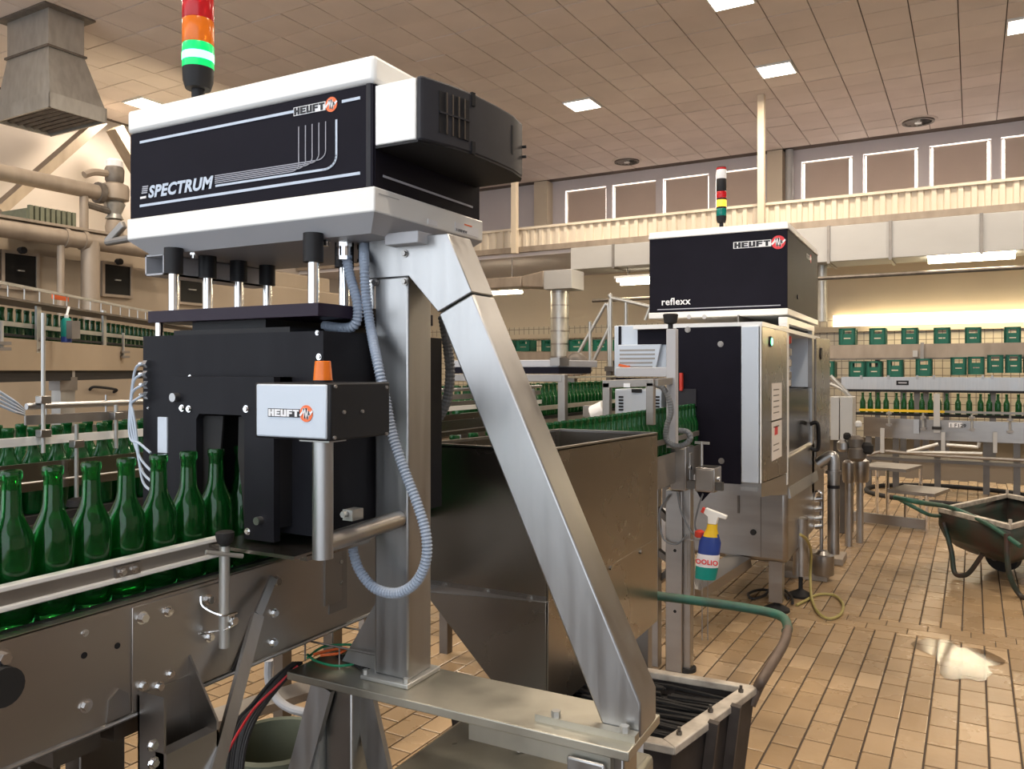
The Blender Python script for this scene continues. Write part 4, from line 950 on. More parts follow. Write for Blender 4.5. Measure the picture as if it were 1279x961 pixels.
sc_ = MB(); ux = (pC-pA); uy = (pB-pA)
for k in range(44):
    for j in range(3):
        v_ = .09+k*.0191; p_ = pA+uy*v_+ux*(.085+j*.28+random.uniform(-.02, .02)); q_ = p_+ux*random.uniform(.24, .33)+uy*random.uniform(-.012, .012)
        z_ = random.uniform(-.05, -.032)+.008*j; p_.z = ZR+z_; q_.z = ZR+z_+random.uniform(-.012, .012); sc_.bar(p_, q_, .010, .006)
sc_.hexa([inset(p, .07)+Vector((0, 0, -.4)) for p in loop]+[inset(p, .055)+Vector((0, 0, -.055)) for p in loop])
one('black_strips', sc_, 'rubber', 'heap of black rubber strips filling the scrap cart', 'strips')['kind'] = 'stuff'
bn = thing('lidded_bin', 'low steel bin with a tarnished rounded lid under the base plate', 'bin', (-.75, 1.3, 0))
x0, x1, y0, y1 = -.978, -.53, .95, 1.62; r_ = .05
lid = [(x0+r_*(1-math.cos(a_)), y1-r_*(1-math.sin(a_))) for a_ in [PI/2*k/5 for k in range(6)]]
obj('lid', MB().prism([(x0, y0)]+lid+[(x1, y1), (x1, y0)], 'z', .66, .7), 'lid_metal', bn, bevel=.012, smooth=50)
obj('body', MB().box(x0+.015, x1-.015, y0+.015, y1-.015, .02, .66), 'dirty_metal', bn)
m = MB()
for k in range(5):
    p_ = W(652+k*7, 931+(k % 3)*5, Z=.703); q_ = p_+Vector((random.uniform(-.03, .03), random.uniform(-.03, .03), .003)); m.bar(p_, q_, .01, .003)
one('broken_label_scraps', m, 'paper', 'a few torn paper scraps lying on the tarnished lid', 'scraps')['kind'] = 'stuff'

# ================================================================== SECOND LANE, BEHIND THE NEAR ROW (left)
L2 = -2.2
c3 = thing('bottle_conveyor', 'second bottle lane with white rails and hanging rods behind the nearest row', 'conveyor', (L2, 1.6, 0))
for x, z0, z1, m, nm in ((-2.06, 1.308, 1.33, 'white_paint', 'guide_rail'), (-2.06, 1.19, 1.262, 'steel_sheet', 'side_plate'), (-2.34, 1.19, 1.262, 'steel_sheet', 'far_side_plate'), (-2.36, 1.308, 1.33, 'steel_dull', 'far_guide_rail')):
    obj(nm, MB().box(x-.004, x+.004, .6, 4.2, z0, z1), m, c3)
obj('plate_lip', MB().cyl((-2.054, .6, 1.213), (-2.054, 4.2, 1.213), .003, 6), 'steel_brushed', c3)
obj('chain_belt', MB().box(-2.32, -2.08, .6, 4.2, 1.10, 1.122), 'rubber', c3)
obj('lower_tray', MB().box(-2.35, -2.05, .6, 4.2, .95, 1.10), 'steel_dark', c3)
pr = obj('pipe_rail', MB().cyl((-2.06, 1.22, 1.408), (-2.06, 4.2, 1.408), .0085, 12), 'steel_brushed', c3, label='upper pipe rail')
obj('pipe_bracket_bar', MB().box(-2.07, -2.062, 1.22, 4.2, 1.36, 1.385), 'steel_dull', c3)
for k in range(9): obj('rail_pin', MB().cyl((-2.058, 1.27+k*.17, 1.385), (-2.058, 1.27+k*.17, 1.432), .003, 6), 'steel_brushed', c3)
for px, ya, yb, x in ((54, 391, 566, -2.045), (95.5, 530, 628, -2.03), (145, 506, 560, -2.04)):
    a = W(px, ya, X=x); b = W(px, yb, X=x); b.x, b.y = a.x, a.y
    r_ = obj('hanging_rod', MB().cyl(b, a, .0052, 10), 'galvanised', c3)
    for f in (.62, .86) if yb-ya > 120 else (.25,):
        z = a.z+(b.z-a.z)*f; obj('rod_clamp', MB().box(a.x-.012, a.x+.014, a.y-.014, a.y+.014, z-.01, z+.01), 'steel', r_, bevel=.002)
    if px == 95.5: obj('rod_foot', MB().lathe([(.026, -.008), (.022, .008), (.009, .014)], b, 16), 'rubber', r_)
for yy in (1.2, 2.4, 3.6):
    for x in (-2.07, -2.33): obj('leg', MB().box(x-.025, x+.025, yy-.025, yy+.025, 0, .95), 'steel_dark', c3)
bottles([(-2.13, .95+.066*k, 1.122) for k in range(26)], 'green bottle with shade in its colour, in the second lane behind the white rail at left', 'bottles of the second lane')
bottles([(-2.27, 1.0+.066*k, 1.122) for k in range(26)], 'green bottle with shade in its colour, in the far file of the second lane at left', 'far file of the second lane')
# loose cables at the left edge
m = MB()
for k in range(4): m.tube([W(-6, 486+k*6, X=-2.0), W(8, 495+k*5, X=-2.0), W(20, 503+k*4, X=-2.0), W(30, 512+k*2, X=-2.02)], .0035, 6)
one('rail_cables', m, 'tube_blue', 'thin blue cables ending on the pipe rail at the left edge', 'cables')

# ================================================================== THIRD LANE, HIGH, AT AN ANGLE
A3 = W(0, 421, t=4.0); B3 = W(177, 435, t=6.0); D3 = (B3-A3); D3.z = 0; D3.normalize(); N3 = Vector((D3.y, -D3.x, 0))
if N3.x < 0: N3 = -N3
A3 = A3-D3*.6; L3 = 4.6
def p3(s, n, z): q = A3+D3*s+N3*n; return Vector((q.x, q.y, z))
def bar3(n, z0, z1, th, s0=0, s1=L3): return MB().bar(p3(s0, n, (z0+z1)/2), p3(s1, n, (z0+z1)/2), th, z1-z0)
c4 = thing('bottle_conveyor', 'high conveyor with bottle necks above its rail at the left, below the cable tray', 'conveyor', (*A3.xy, 0))
obj('side_plate', bar3(0, 1.50, 1.666, .006), 'washer_tan', c4); obj('far_side_plate', bar3(-.2, 1.50, 1.666, .006), 'steel_dark', c4)
obj('chain_belt', bar3(-.1, 1.585, 1.60, .19), 'rubber', c4)
obj('guide_rail', bar3(-.02, 1.728, 1.752, .012), 'galvanised', c4); obj('lower_rail', bar3(-.02, 1.676, 1.69, .012), 'black_plastic', c4)
obj('under_beam', bar3(-.1, 1.44, 1.50, .17), 'rubber', c4)
for px, ya, yb, w_ in ((47.5, 383, 441, .05), (130, 388, 446, .05)):
    a = W(px, yb, t=4.0+2.0*px/177-.14); b = W(px, ya, t=4.0+2.0*px/177-.14); a.x, a.y = b.x, b.y
    pt = obj('post', MB().bar(a, b, .05, .012, up=N3), 'galvanised', c4); 
    screws(pt, [(a+N3*.007+Vector((0, 0, .02)), N3, .008, .006), (a+N3*.007+Vector((0, 0, .07)), N3, .008, .006)], 'steel')
for px, ya, yb in ((2, 401, 436), (154, 416, 446)):
    t_ = 4.0+2.0*px/177-.14; a = W(px, ya, t=t_); b = W(px, yb, t=t_); b.x, b.y = a.x, a.y
    r_ = obj('rail_rod', MB().cyl(b, a, .009, 8), 'galvanised', c4)
    for f in (.8, 1): z = a.z+(b.z-a.z)*f; obj('rod_clamp', MB().box(a.x-.03, a.x+.03, a.y-.03, a.y+.03, z-.008, z+.008), 'steel_dull', r_)
a = W(79, 430, t=4.85); obj('support_column', MB().box(a.x-.045, a.x+.045, a.y-.045, a.y+.045, 0, a.z-.01), 'galvanised', c4)
obj('column_collar', MB().box(a.x-.055, a.x+.055, a.y-.055, a.y+.055, 1.38, 1.46), 'steel_dull', c4)
obj('support_column', MB().box(*[v for v in (p3(3.9, 0, 0).x-.04, p3(3.9, 0, 0).x+.04, p3(3.9, 0, 0).y-.04, p3(3.9, 0, 0).y+.04)], 0, 1.5), 'galvanised', c4)
bottles([p3(.05+.088*k, -.07, 1.60) for k in range(44)], 'green bottle on the high conveyor at left, only its neck above the rail', 'bottles on the high conveyor')
# cable tray above it
tr = thing('cable_tray', 'long mesh cable tray with a pale edge above the high conveyor', 'cable tray', p3(1, .02, 1.87))
a0 = p3(0, .05, 1.925); a1 = p3(L3, .05, 1.955)
obj('upper_edge', MB().bar(a0, a1, .02, .014), 'galvanised', tr); dz = Vector((0, 0, -.07)); obj('lower_edge', MB().bar(a0+dz, a1+dz, .012, .012), 'dirty_metal', tr)
obj('tray_floor', MB().bar(a0+dz-N3*.12, a1+dz-N3*.12, .22, .008), 'dirty_metal', tr)
for k in range(28): q = a0.lerp(a1, (k+.5)/28); obj('rung', MB().cyl(q+dz, q, .004, 6), 'galvanised', tr)
qa_ = W(51, 370, t=4.5); qb_ = W(72, 373.5, t=4.74); one('orange_tag', MB().bar(qa_+N3*.06, qb_+N3*.06, .006, .03), 'cable_orange', 'orange label strip on the edge of the cable tray', 'label')
a = W(83, 408, t=4.55)
te = thing('teal_sensor', 'teal round sensor housing with a white cap below the cable tray', 'sensor', a)
obj('body', MB().lathe([(.027, -.058), (.029, -.05), (.029, .03), (.018, .048)], a, 16), 'teal_plastic', te); obj('base', MB().cyl(a-Vector((0, 0, .09)), a-Vector((0, 0, .058)), .028, 16), 'blue_plastic', te)
obj('cap', MB().lathe([(.011, .046), (.012, .064), (.008, .068)], a, 14), 'print_white', te); obj('stem', MB().cyl(a+Vector((0, 0, .06)), W(86, 384, t=4.6), .007, 8), 'print_white', te)
obj('side_box', MB().box(a.x+.03, a.x+.08, a.y-.02, a.y+.03, a.z-.07, a.z+.03), 'steel_dull', te)

# ================================================================== BOTTLE WASHER AND PIPES (far left)
wx = -8.0
ws = thing('bottle_washer', 'large tan bottle washing machine with framed hatches at the far left', 'machine', (wx-1, 5, 0))
obj('body', MB().box(wx-2.4, wx, 1.5, 9.6, 0, 2.66), 'washer_tan', ws, bevel=.02)
obj('top_step', MB().box(wx-2.3, wx-.25, 1.6, 9.5, 2.66, 2.9), 'washer_tan', ws, bevel=.02)
Pw = lambda px, py: W(px, py, X=wx)
for (xa, ya, xb, yb) in ((3, 316, 42.5, 357), (128, 330, 160, 367), (-48, 300, -8, 344), (222, 344, 252, 377)):
    a = Pw(xa, yb); b = Pw(xb, ya); z0, z1 = 1.5+(HY-(ya+yb)/2-(yb-ya)/2)/F*(Pw(xa, 0).xy.length)*.93, 0
    z0 = a.z; z1 = Pw(xa, ya).z
    h_ = obj('hatch', MB().box(wx, wx+.03, a.y, b.y, z0, z1), 'smoked_glass', ws, label='dark framed hatch')
    f = MB()
    for q in ((a.y-.03, b.y+.03, z1, z1+.03), (a.y-.03, b.y+.03, z0-.03, z0), (a.y-.03, a.y, z0, z1), (b.y, b.y+.03, z0, z1)): f.box(wx, wx+.045, *q)
    obj('hatch_frame', f, 'pipe_tan', h_)
    obj('hatch_handle', MB().box(wx+.03, wx+.05, a.y+.12, b.y-.12, (z0+z1)/2-.006, (z0+z1)/2+.006), 'steel_brushed', h_)
    obj('hatch_knob', MB().cyl((wx+.03, (a.y+b.y)/2, z1+.04), (wx+.09, (a.y+b.y)/2, z1+.04), .035, 10), 'rubber', h_)
a = Pw(124, 492); hb = MB()
a0_, a1_ = W(112, 487, X=wx), W(142, 490, X=wx); obj('grab_handle', MB().tube([a0_, a0_+Vector((.06, .02, .03)), a1_+Vector((.06, -.02, .03)), a1_], .015, 8), 'rubber', ws)
q0, q1 = W(-60, 264, X=-7.6), W(186, 306, X=-7.6); big = thing('washer_pipe', 'thick tan pipe along the top edge of the bottle washer with a branch going down', 'pipe', q0)
zc_ = W(0, 285, X=-7.6).z
obj('main_pipe', MB().cyl((-7.6, q0.y, zc_), (-7.6, q1.y+1.2, zc_), .085, 16), 'pipe_tan', big, smooth=40)
for px in (81, 104): yy = W(px, 300, X=-7.6).y; obj('pipe_collar', MB().cyl((-7.6, yy-.02, zc_), (-7.6, yy+.02, zc_), .1, 16), 'pipe_tan', big)
yy = W(113, 330, X=-7.6).y; obj('down_branch', MB().cyl((-7.6, yy, zc_), (-7.6, yy, 1.9), .09, 16), 'pipe_tan', big, smooth=40)
yy = W(76, 330, X=-7.6).y; obj('thin_branch', MB().cyl((-7.6, yy, zc_), (-7.6, yy, 1.9), .035, 10), 'pipe_tan', big)
zl = W(0, 274, X=-7.62).z+.01; obj('ledge', MB().box(-7.98, -7.55, q0.y, q1.y+.2, zl, zl+.025), 'pipe_tan', big)
ux_ = -8.4; zc2 = W(0, 215, X=ux_).z
up = thing('pump_pipe', 'upper tan pipe leading to an upright pump above the bottle washer', 'pipe', (ux_, 5, zc2))
ye = W(124, 240, X=ux_).y; obj('main_pipe', MB().cyl((ux_, 1.2, zc2), (ux_, ye+.05, zc2), .085, 16), 'pipe_tan', up, smooth=40)
pc = W(143, 242, X=ux_); pz = lambda y_: 1.5+(HY-y_)/F*(pc.xy-Vector((0, 0))).length/math.hypot(1, (143-CX)/F)
c_ = (pc.x, pc.y, 0); LZ = lambda nm, pr_, m_: obj(nm, MB().lathe([(r__, pz(y__)) for r__, y__ in pr_], c_, 18), m_, up, smooth=40)
LZ('pump_housing', [(.10, 252), (.155, 250), (.16, 236), (.15, 232), (.09, 229)], 'pipe_tan')
LZ('bellows', [(.07, 275), (.10, 274), (.07, 268), (.12, 255), (.09, 252)], 'galvanised'); LZ('pump_foot', [(.085, 300), (.10, 284), (.085, 276)], 'pipe_tan')
LZ('motor', [(.08, 230), (.10, 226), (.105, 212), (.09, 209)], 'dirty_metal'); LZ('motor_cap', [(.09, 209), (.09, 202), (.07, 199.5)], 'print_white')
obj('pump_flange', MB().cyl((ux_, ye-.03, zc2), (ux_, ye+.03, zc2), .12, 14), 'dirty_metal', up)
obj('pump_bracket', MB().tube([(c_[0], c_[1]-.08, pz(219)), (c_[0], c_[1]-.25, pz(221)), (c_[0], c_[1]-.37, pz(227))], .04, 8), 'pipe_tan', up)
obj('post', MB().cyl((ux_, W(105, 270, X=ux_).y, 2.9), (ux_, W(105, 270, X=ux_).y, zc2), .045, 10), 'pipe_tan', up)
obj('valve_arm', MB().cyl((ux_, W(108, 262, X=ux_).y, pz(262)), (ux_, c_[1], pz(266)), .04, 8), 'dirty_metal', up)
# old grey green crate on the ledge
ga = W(35, 284, X=-7.9); gb = W(78, 288, X=-7.9); cb = thing('old_crate', 'faded grey green crate with ribbed sides on top of the washer', 'crate', (-8.1, (ga.y+gb.y)/2, zl))
zc0, zc1 = zl+.026, zl+.2
obj('body', MB().box(-8.35, -7.92, ga.y, gb.y+.15, zc0, zc1), 'old_crate', cb)
for k in range(9): yy = ga.y+(gb.y+.15-ga.y)*(k+.5)/9; obj('rib', MB().box(-7.93, -7.89, yy-.018, yy+.018, zc0, zc1+.03), 'old_crate', cb)

# ================================================================== FAR INSPECTION MACHINE
FY, FX, FC = 5.15, -.84, 4.34                       # head front, right side, cabinet front
fY = lambda px, py: W(px, py, Y=FY)
fX = lambda px, py: W(px, py, X=FX)
fC = lambda px, py: W(px, py, Y=FC)
m2 = thing('inspection_machine', 'tall far inspection machine with a wide black head over steel cabinets', 'machine', (-1.2, 5.6, 0))
xl2 = fY(811, 340).x; yb2 = fX(1021, 340).y
zA = fY(986, 277).z; zB2 = fY(986, 285.5).z; zC2 = fY(986, 385).z; zD2 = fY(986, 393).z
obj('head_lid', MB().hexa([(xl2-.008, FY-.008, zB2), (FX+.008, FY-.008, zB2), (FX+.008, yb2, zB2), (xl2-.008, yb2, zB2), (xl2, FY+.004, zA+.005), (FX, FY+.004, zA+.005), (FX, yb2, zA+.005), (xl2, yb2, zA+.005)]), 'white_paint', m2, bevel=.006)
hb2 = obj('head_housing', MB().box(xl2, FX, FY, yb2, zC2, zB2), 'black_panel', m2, bevel=.004)
obj('head_base', MB().box(xl2-.004, FX+.004, FY-.004, yb2+.004, zD2, zC2), 'white_paint', m2, bevel=.004)
a = fY(826, 381.5); text('lettering', 'reflexx', .064, 'print_white', hb2, (a.x, FY-.0012, a.z), (1, 0, 0), bold=.0012)
s = MB(); a = fY(821, 388.5); b = fY(975, 381); s.box(a.x, b.x, FY-.001, FY, fY(960, 382.5).z, fY(960, 382.5).z+.006); obj('stripe', s, 'stripe_grey', hb2)
a = fY(916, 311); logo(hb2, (a.x, FY-.001, a.z), (1, 0, 0), .232, .042, .042, 'print_white', 'print_black', 'print_red')
a = fX(1007.5, 322); logo(hb2, (FX+.001, a.y, a.z), (0, 1, 0), .16, .03, .03, 'print_white', 'print_black', 'print_red')
b = MB(); 
for px, py in ((861, 396), (880, 396)): a = fY(px, py); obj('key_hole', MB().cyl((a.x, FY-.008, a.z), (a.x, FY-.003, a.z), .014, 14), 'grey_paint', m2)
a = fX(996, 371); obj('side_screw', MB().cyl(a, a+Vector((.006, 0, 0)), .016, 12), 'charcoal_plastic', m2)
a = W(901, 278, Y=FY+.25); a.z = zA
tower(a, .0335, [('green_lens', 'lens_teal', .05), ('collar', 'black_plastic', .012), ('lit_amber_lens', 'lens_amber_lit', .045), ('collar', 'black_plastic', .012), ('red_lens', 'lens_red', .045), ('buzzer_section', 'black_plastic', .085), ('white_lens', 'print_white', .06), ('red_top', 'lens_red', .014)], 'slim signal tower with lit amber section on the far machine head', pole=.075)
# cabinet with open bottle slot, doors, window
yS = FC; zt2 = fC(951, 404.5).z; zb2 = fC(951, 604).z
xs0, xs1, xs2 = fC(845, 500).x, fC(925, 500).x, FX
m = MB(); m.box(-1.36, -1.07, FC+.03, 6.6, 1.36, zt2-.02); m.box(-1.07, FX-.006, FC+.03, 5.13, zb2+.02, zt2-.006); m.box(-1.5, FX-.3, 5.2, 6.8, 1.36, zt2); m.box(-1.6, FX-.26, 5.2, 6.8, .85, 1.07)
obj('cabinet_body', m, 'steel_sheet', m2)
obj('cabinet_roof', MB().box(fC(790, 399).x, FX+.004, FC+.01, 6.6, zt2-.012, zt2+.012), 'white_paint', m2)
x9 = fC(870, 500).x
bp = MB(); bp.prism([(xs0, fC(845, 505).z), (x9, fC(845, 505).z), (x9, fC(845, 612).z), (x9+.03, fC(845, 624).z), (x9+.12, fC(845, 600).z), (xs1, fC(845, 600).z), (xs1, zt2-.01), (xs0, zt2-.01)], 'y', FC, FC+.012)
bpo = obj('black_front_panel', bp, 'black_panel', m2, label='flat black front panel')
screws(bpo, [(fC(px, py), (0, -1, 0), .011, .008) for px, py in ((859, 412), (900, 430), (901, 576))], 'steel_dull')
obj('slot_cover', MB().box(fC(847, 485).x, fC(870, 485).x, FC-.012, FC, fC(850, 507).z, fC(850, 486).z), 'charcoal_plastic', bpo)
obj('red_lever', MB().box(fC(850.5, 465).x, fC(853.5, 465).x, FC-.03, FC, fC(850, 488).z, fC(850, 466).z), 'red_plastic', bpo)
obj('slot_lining', MB().box(-1.34, x9-.002, FC+.02, FC+.025+.6, fC(850, 570).z-.02, fC(850, 570).z), 'black_panel', m2)
obj('corner_strip', MB().box(xs1+.004, FX-.012, FC-.006, FC+.02, fC(930, 603).z, zt2-.012), 'silver_panel', m2, bevel=.004, label='pale silver corner strip')
obj('corner_edge', MB().box(FX-.006, FX, FC-.002, FC+.03, zb2, zt2), 'white_paint', m2)
# right side: door with papers, window opening, second door
d0, d1 = FC+.01, fX(983, 500).y
pd = MB(); pd.prism([(d0, zb2), (d1, fX(983, 591).z), (d1, fX(983, 408).z), (d0, zt2)], 'x', FX-.012, FX)
dr1 = obj('cabinet_door', pd, 'steel_sheet', m2, bevel=.003, label='brownish steel door with two sheets of paper')
for (xa, ya, xb, yb, m_) in ((963.5, 479, 976, 524, 'paper'), (963.5, 526, 976, 570, 'paper')):
    a = fX(xa, ya); b = fX(xb, yb); obj('paper_sheet', MB().box(FX+.001, FX+.0022, a.y, b.y, b.z, a.z), m_, dr1)
    for k in range(5):
        if ya > 500 and k in (1, 2): continue
        z = a.z-(a.z-b.z)*(.16+k*.15); obj('print_line', MB().box(FX+.0022, FX+.0026, a.y+.05, b.y-.09, z-.006, z), 'steel_dark', dr1)
a = fX(967, 533); obj('print_block', MB().box(FX+.0022, FX+.0026, a.y, a.y+.1, a.z-.05, a.z), 'print_red', dr1)
a = fX(962, 427); e_ = obj('door_lamp', MB().cyl(a, a+Vector((.008, 0, 0)), .030, 18), 'charcoal_plastic', dr1); obj('door_lamp_lens', MB().cyl(a, a+Vector((.011, 0, 0)), .02, 16), 'lamp_green', e_)
o0, o1 = fX(985, 450).y, fX(1015, 450).y
obj('frame_post', MB().box(FX-.05, FX, d1+.01, d1+.07, fX(986, 604).z, fX(986, 403).z), 'white_paint', m2)
obj('frame_post', MB().box(FX-.05, FX, o1-.02, o1+.08, .6, fX(986, 403).z), 'steel', m2)
obj('frame_top', MB().box(FX-.05, FX+.002, d1, o1+.08, fX(986, 405).z, fX(986, 397).z), 'white_paint', m2)
obj('inner_back', MB().box(FX-.30, FX-.29, d1, o1, .6, 1.85), 'steel_dark', m2)
obj('inner_cross_wall', MB().box(FX-.32, FX-.03, o1-.02, o1, .5, 1.9), 'steel_dark', m2)
obj('inner_floor', MB().box(FX-.3, FX-.05, d1, o1, fX(1000, 487).z-.03, fX(1000, 487).z), 'steel_dark', m2)
obj('inner_door', MB().box(FX-.17, FX-.03, o1-.04, o1-.025, fX(1003, 485).z, fX(1000, 412).z), 'silver_panel', m2)
obj('inner_door_handle', MB().tube([(FX-.15, o1-.04, 1.62), (FX-.15, o1-.11, 1.62), (FX-.15, o1-.11, 1.50), (FX-.15, o1-.04, 1.50)], .012, 8), 'chrome', m2)
for k, (m_, z) in enumerate((('red_plastic', 1.70), ('steel_brushed', 1.62), ('chrome', 1.55), ('steel_brushed', 1.47), ('chrome', 1.42))):
    obj('regulator', MB().lathe([(.035, -.03), (.05, -.02), (.05, .02), (.03, .03)], (FX-.075, d1+.33, z), 12), m_, m2)
wz1 = fX(1000, 487).z
obj('smoked_window', MB().prism([(d1+.06, fX(986, 604).z), (o1, fX(1014, 590).z), (o1, wz1), (d1+.06, wz1)], 'x', FX-.02, FX-.012), 'smoked_glass', m2, label='dark smoked glass window')
obj('door_handle', MB().tube([fX(1012, 530), fX(1012, 530)+Vector((.05, 0, 0)), fX(1012.5, 560)+Vector((.05, 0, 0)), fX(1012.5, 560)], .014, 8), 'black_plastic', m2)
a = fX(1018, 425); b = fX(1035, 570)
dr2 = obj('cabinet_door', MB().prism([(a.y, fX(1017, 573).z), (b.y, fX(1034, 566).z), (b.y, fX(1034, 424).z), (a.y, fX(1018, 422).z)], 'x', FX-.01, FX+.01), 'steel_sheet', m2, bevel=.004, label='further steel door with a round lock')
a = fX(1023, 442); obj('door_lock', MB().cyl(a, a+Vector((.02, 0, 0)), .045, 16), 'black_plastic', dr2)
# slanted splash guards and lower base
obj('side_skirt', MB().prism([(FC+.02, zb2-.005), (d1+.05, fX(984, 592).z), (d1+.05, fX(984, 619).z), (FC+.25, fC(932, 626).z), (FC+.02, fC(951, 622).z)], 'x', FX-.14, FX-.004), 'steel', m2)
obj('lower_lintel', MB().box(xs1, FX-.02, FC, FC+.02, fC(930, 613).z, fC(930, 608).z), 'steel_brushed', m2)
sx0 = fY(848, 650).x; zb3 = fY(985, 706).z; zt3 = fY(985, 618).z
obj('lower_base', MB().box(sx0, FX+.0, FY, 6.9, zb3, zt3+.25), 'steel', m2, bevel=.03, smooth=50, label='lower stainless base box')
obj('base_seam', MB().box(fY(950, 650).x, fY(950.8, 650).x, FY-.002, FY+.001, zb3+.03, zt3+.2), 'steel_dark', m2)
a = fY(941, 665); obj('drain_plug', MB().cyl(a, a+Vector((0, -.012, 0)), .018, 14), 'rubber', m2)
obj('side_rail', MB().bar(fX(985, 616), fX(1020, 594), .07, .016, up=(1, 0, .2)), 'steel_brushed', m2)
for px, py, X_ in ((970, 763, None), (1000, 745, None), (852, 745, None)):
    g = W(px, py, Z=0); l_ = obj('leg', MB().box(g.x-.04, g.x+.04, g.y-.04, g.y+.04, .06, zb3+.02) if px != 1000 else MB().cyl((g.x, g.y, .14), (g.x, g.y, .52), .05, 16), 'steel', m2, smooth=40)
    obj('foot', MB().lathe([(.08, 0), (.08, .015), (.03, .04), (.014, .05), (.014, .16)], (g.x, g.y, 0), 14), 'rubber', l_)
# two white cooling units and grey frames at the left of the cabinet
def cooler(px0, py0, px1, py1, Y, lab, n, slat_side):
    a = W(px0, py0, Y=Y); b = W(px1, py1, Y=Y)
    c = thing('cooling_unit', lab, 'cooling unit', ((a.x+b.x)/2, Y+.1, b.z))
    obj('case', MB().box(a.x, b.x, Y, Y+.26, b.z, a.z), 'silver_panel', c, bevel=.006)
    return c, a, b
cu, a, b = cooler(767, 407, 833, 470, 4.42, 'white cooling unit with louvres and a red lever left of the black panel', 7, 0)
obj('case_stripe', MB().box(W(773, 410, Y=4.42).x, W(776, 410, Y=4.42).x, 4.412, 4.42, W(770, 440, Y=4.42).z, a.z-.005), 'black_panel', cu)
obj('black_plate', MB().box(W(797, 410, Y=4.42).x, W(833, 410, Y=4.42).x, 4.41, 4.42, W(797, 431, Y=4.42).z, W(797, 409.5, Y=4.42).z), 'black_panel', cu)
q0, q1 = W(772, 431, Y=4.39), W(826, 466, Y=4.39)
lp = obj('louvre_panel', MB().prism([(q0.x, q1.z), (q1.x-.035, q1.z), (q1.x, q0.z), (q0.x, q0.z)], 'y', 4.385, 4.412), 'silver_panel', cu, bevel=.004)
for k in range(6):
    z = q1.z+(q0.z-q1.z)*(k+.55)/6.8; obj('louvre', MB().box(q0.x+.012, q1.x-.035-(.0 if k > 2 else .015), 4.383, 4.387, z-.008, z+.002), 'steel_dull', lp)
m = MB(); c = W(773, 456, Y=4.36); m.bar(c, W(786, 459, Y=4.36), .012, .014); m.bar(W(785, 457, Y=4.36), W(786, 464, Y=4.36), .014, .014); obj('red_lever', m, 'cable_orange', cu)
cu, a, b = cooler(768, 486, 826, 520, 4.42, 'lower white cooling unit with slots beneath the louvred one', 7, 0)
for k in range(5):
    for px in (773, 818):
        z = W(px, 496+k*4, Y=4.42).z; x = W(px, 496, Y=4.42).x; obj('slot', MB().box(x, x+.028, 4.415, 4.42, z-.005, z+.005), 'black_plastic', cu)
q = W(795, 488, Y=4.41); obj('recess', MB().box(q.x-.03, q.x+.03, 4.41, 4.42, q.z-.012, q.z+.008), 'black_plastic', cu)
fr = thing('grey_frame', 'grey square tube portal standing over the dense bottle row', 'frame', W(785, 530, Y=3.45))
for (p_, q_) in (((758.5, 535), (758.5, 478)), ((813, 531), (813, 478))): obj('post', MB().bar(W(*p_, Y=3.45), W(*q_, Y=3.45), .035, .035), 'steel_dull', fr, bevel=.003)
obj('beam', MB().bar(W(754, 480, Y=3.45), W(818, 478, Y=3.45), .035, .036), 'steel_dull', fr, bevel=.003)
obj('label', MB().box(W(779, 480, Y=3.43).x, W(787, 480, Y=3.43).x, 3.428, 3.433, W(779, 484, Y=3.43).z, W(779, 479, Y=3.43).z), 'print_white', fr)
obj('rear_tie', MB().bar(W(818, 478, Y=3.45), W(838, 476, Y=3.72), .03, .03), 'steel_dull', fr)
ar = thing('knob_column', 'grey upright column with a black knob beside the louvred cooling unit', 'column', W(838, 470, Y=3.74))
obj('column', MB().box(W(832, 470, Y=3.70).x, W(844, 470, Y=3.70).x, 3.70, 3.745, W(838, 560, Y=3.70).z, W(838, 411, Y=3.70).z), 'grey_paint', ar, bevel=.004)
obj('carriage', MB().box(W(770, 470, Y=3.72).x, W(844, 470, Y=3.72).x, 3.71, 3.75, W(800, 471, Y=3.71).z, W(800, 459, Y=3.71).z), 'grey_paint', ar, bevel=.003)
obj('under_bar', MB().box(W(770, 470, Y=3.75).x, W(845, 470, Y=3.75).x, 3.74, 3.78, W(800, 478, Y=3.75).z, W(800, 472, Y=3.75).z), 'black_panel', ar)
c = W(837.5, 399, Y=3.72); obj('knob', MB().lathe([(.012, -.045), (.012, -.024), (.030, -.018), (.036, .022), (.030, .026)], c, 18), 'rubber', ar)
one('ribbed_conduit', MB().tube([W(x, y, Y=3.66) for i, (x, y) in enumerate([(818, 481), (827, 484), (835, 497), (838, 515), (833, 532), (832, 548), (840, 556), (852, 557), (862, 549), (859, 540), (848, 538)])], .014, 10, ribs=.12, step=.006), 'conduit_grey', 'grey ribbed conduit curling below the column in front of the black panel', 'conduit', smooth=None)
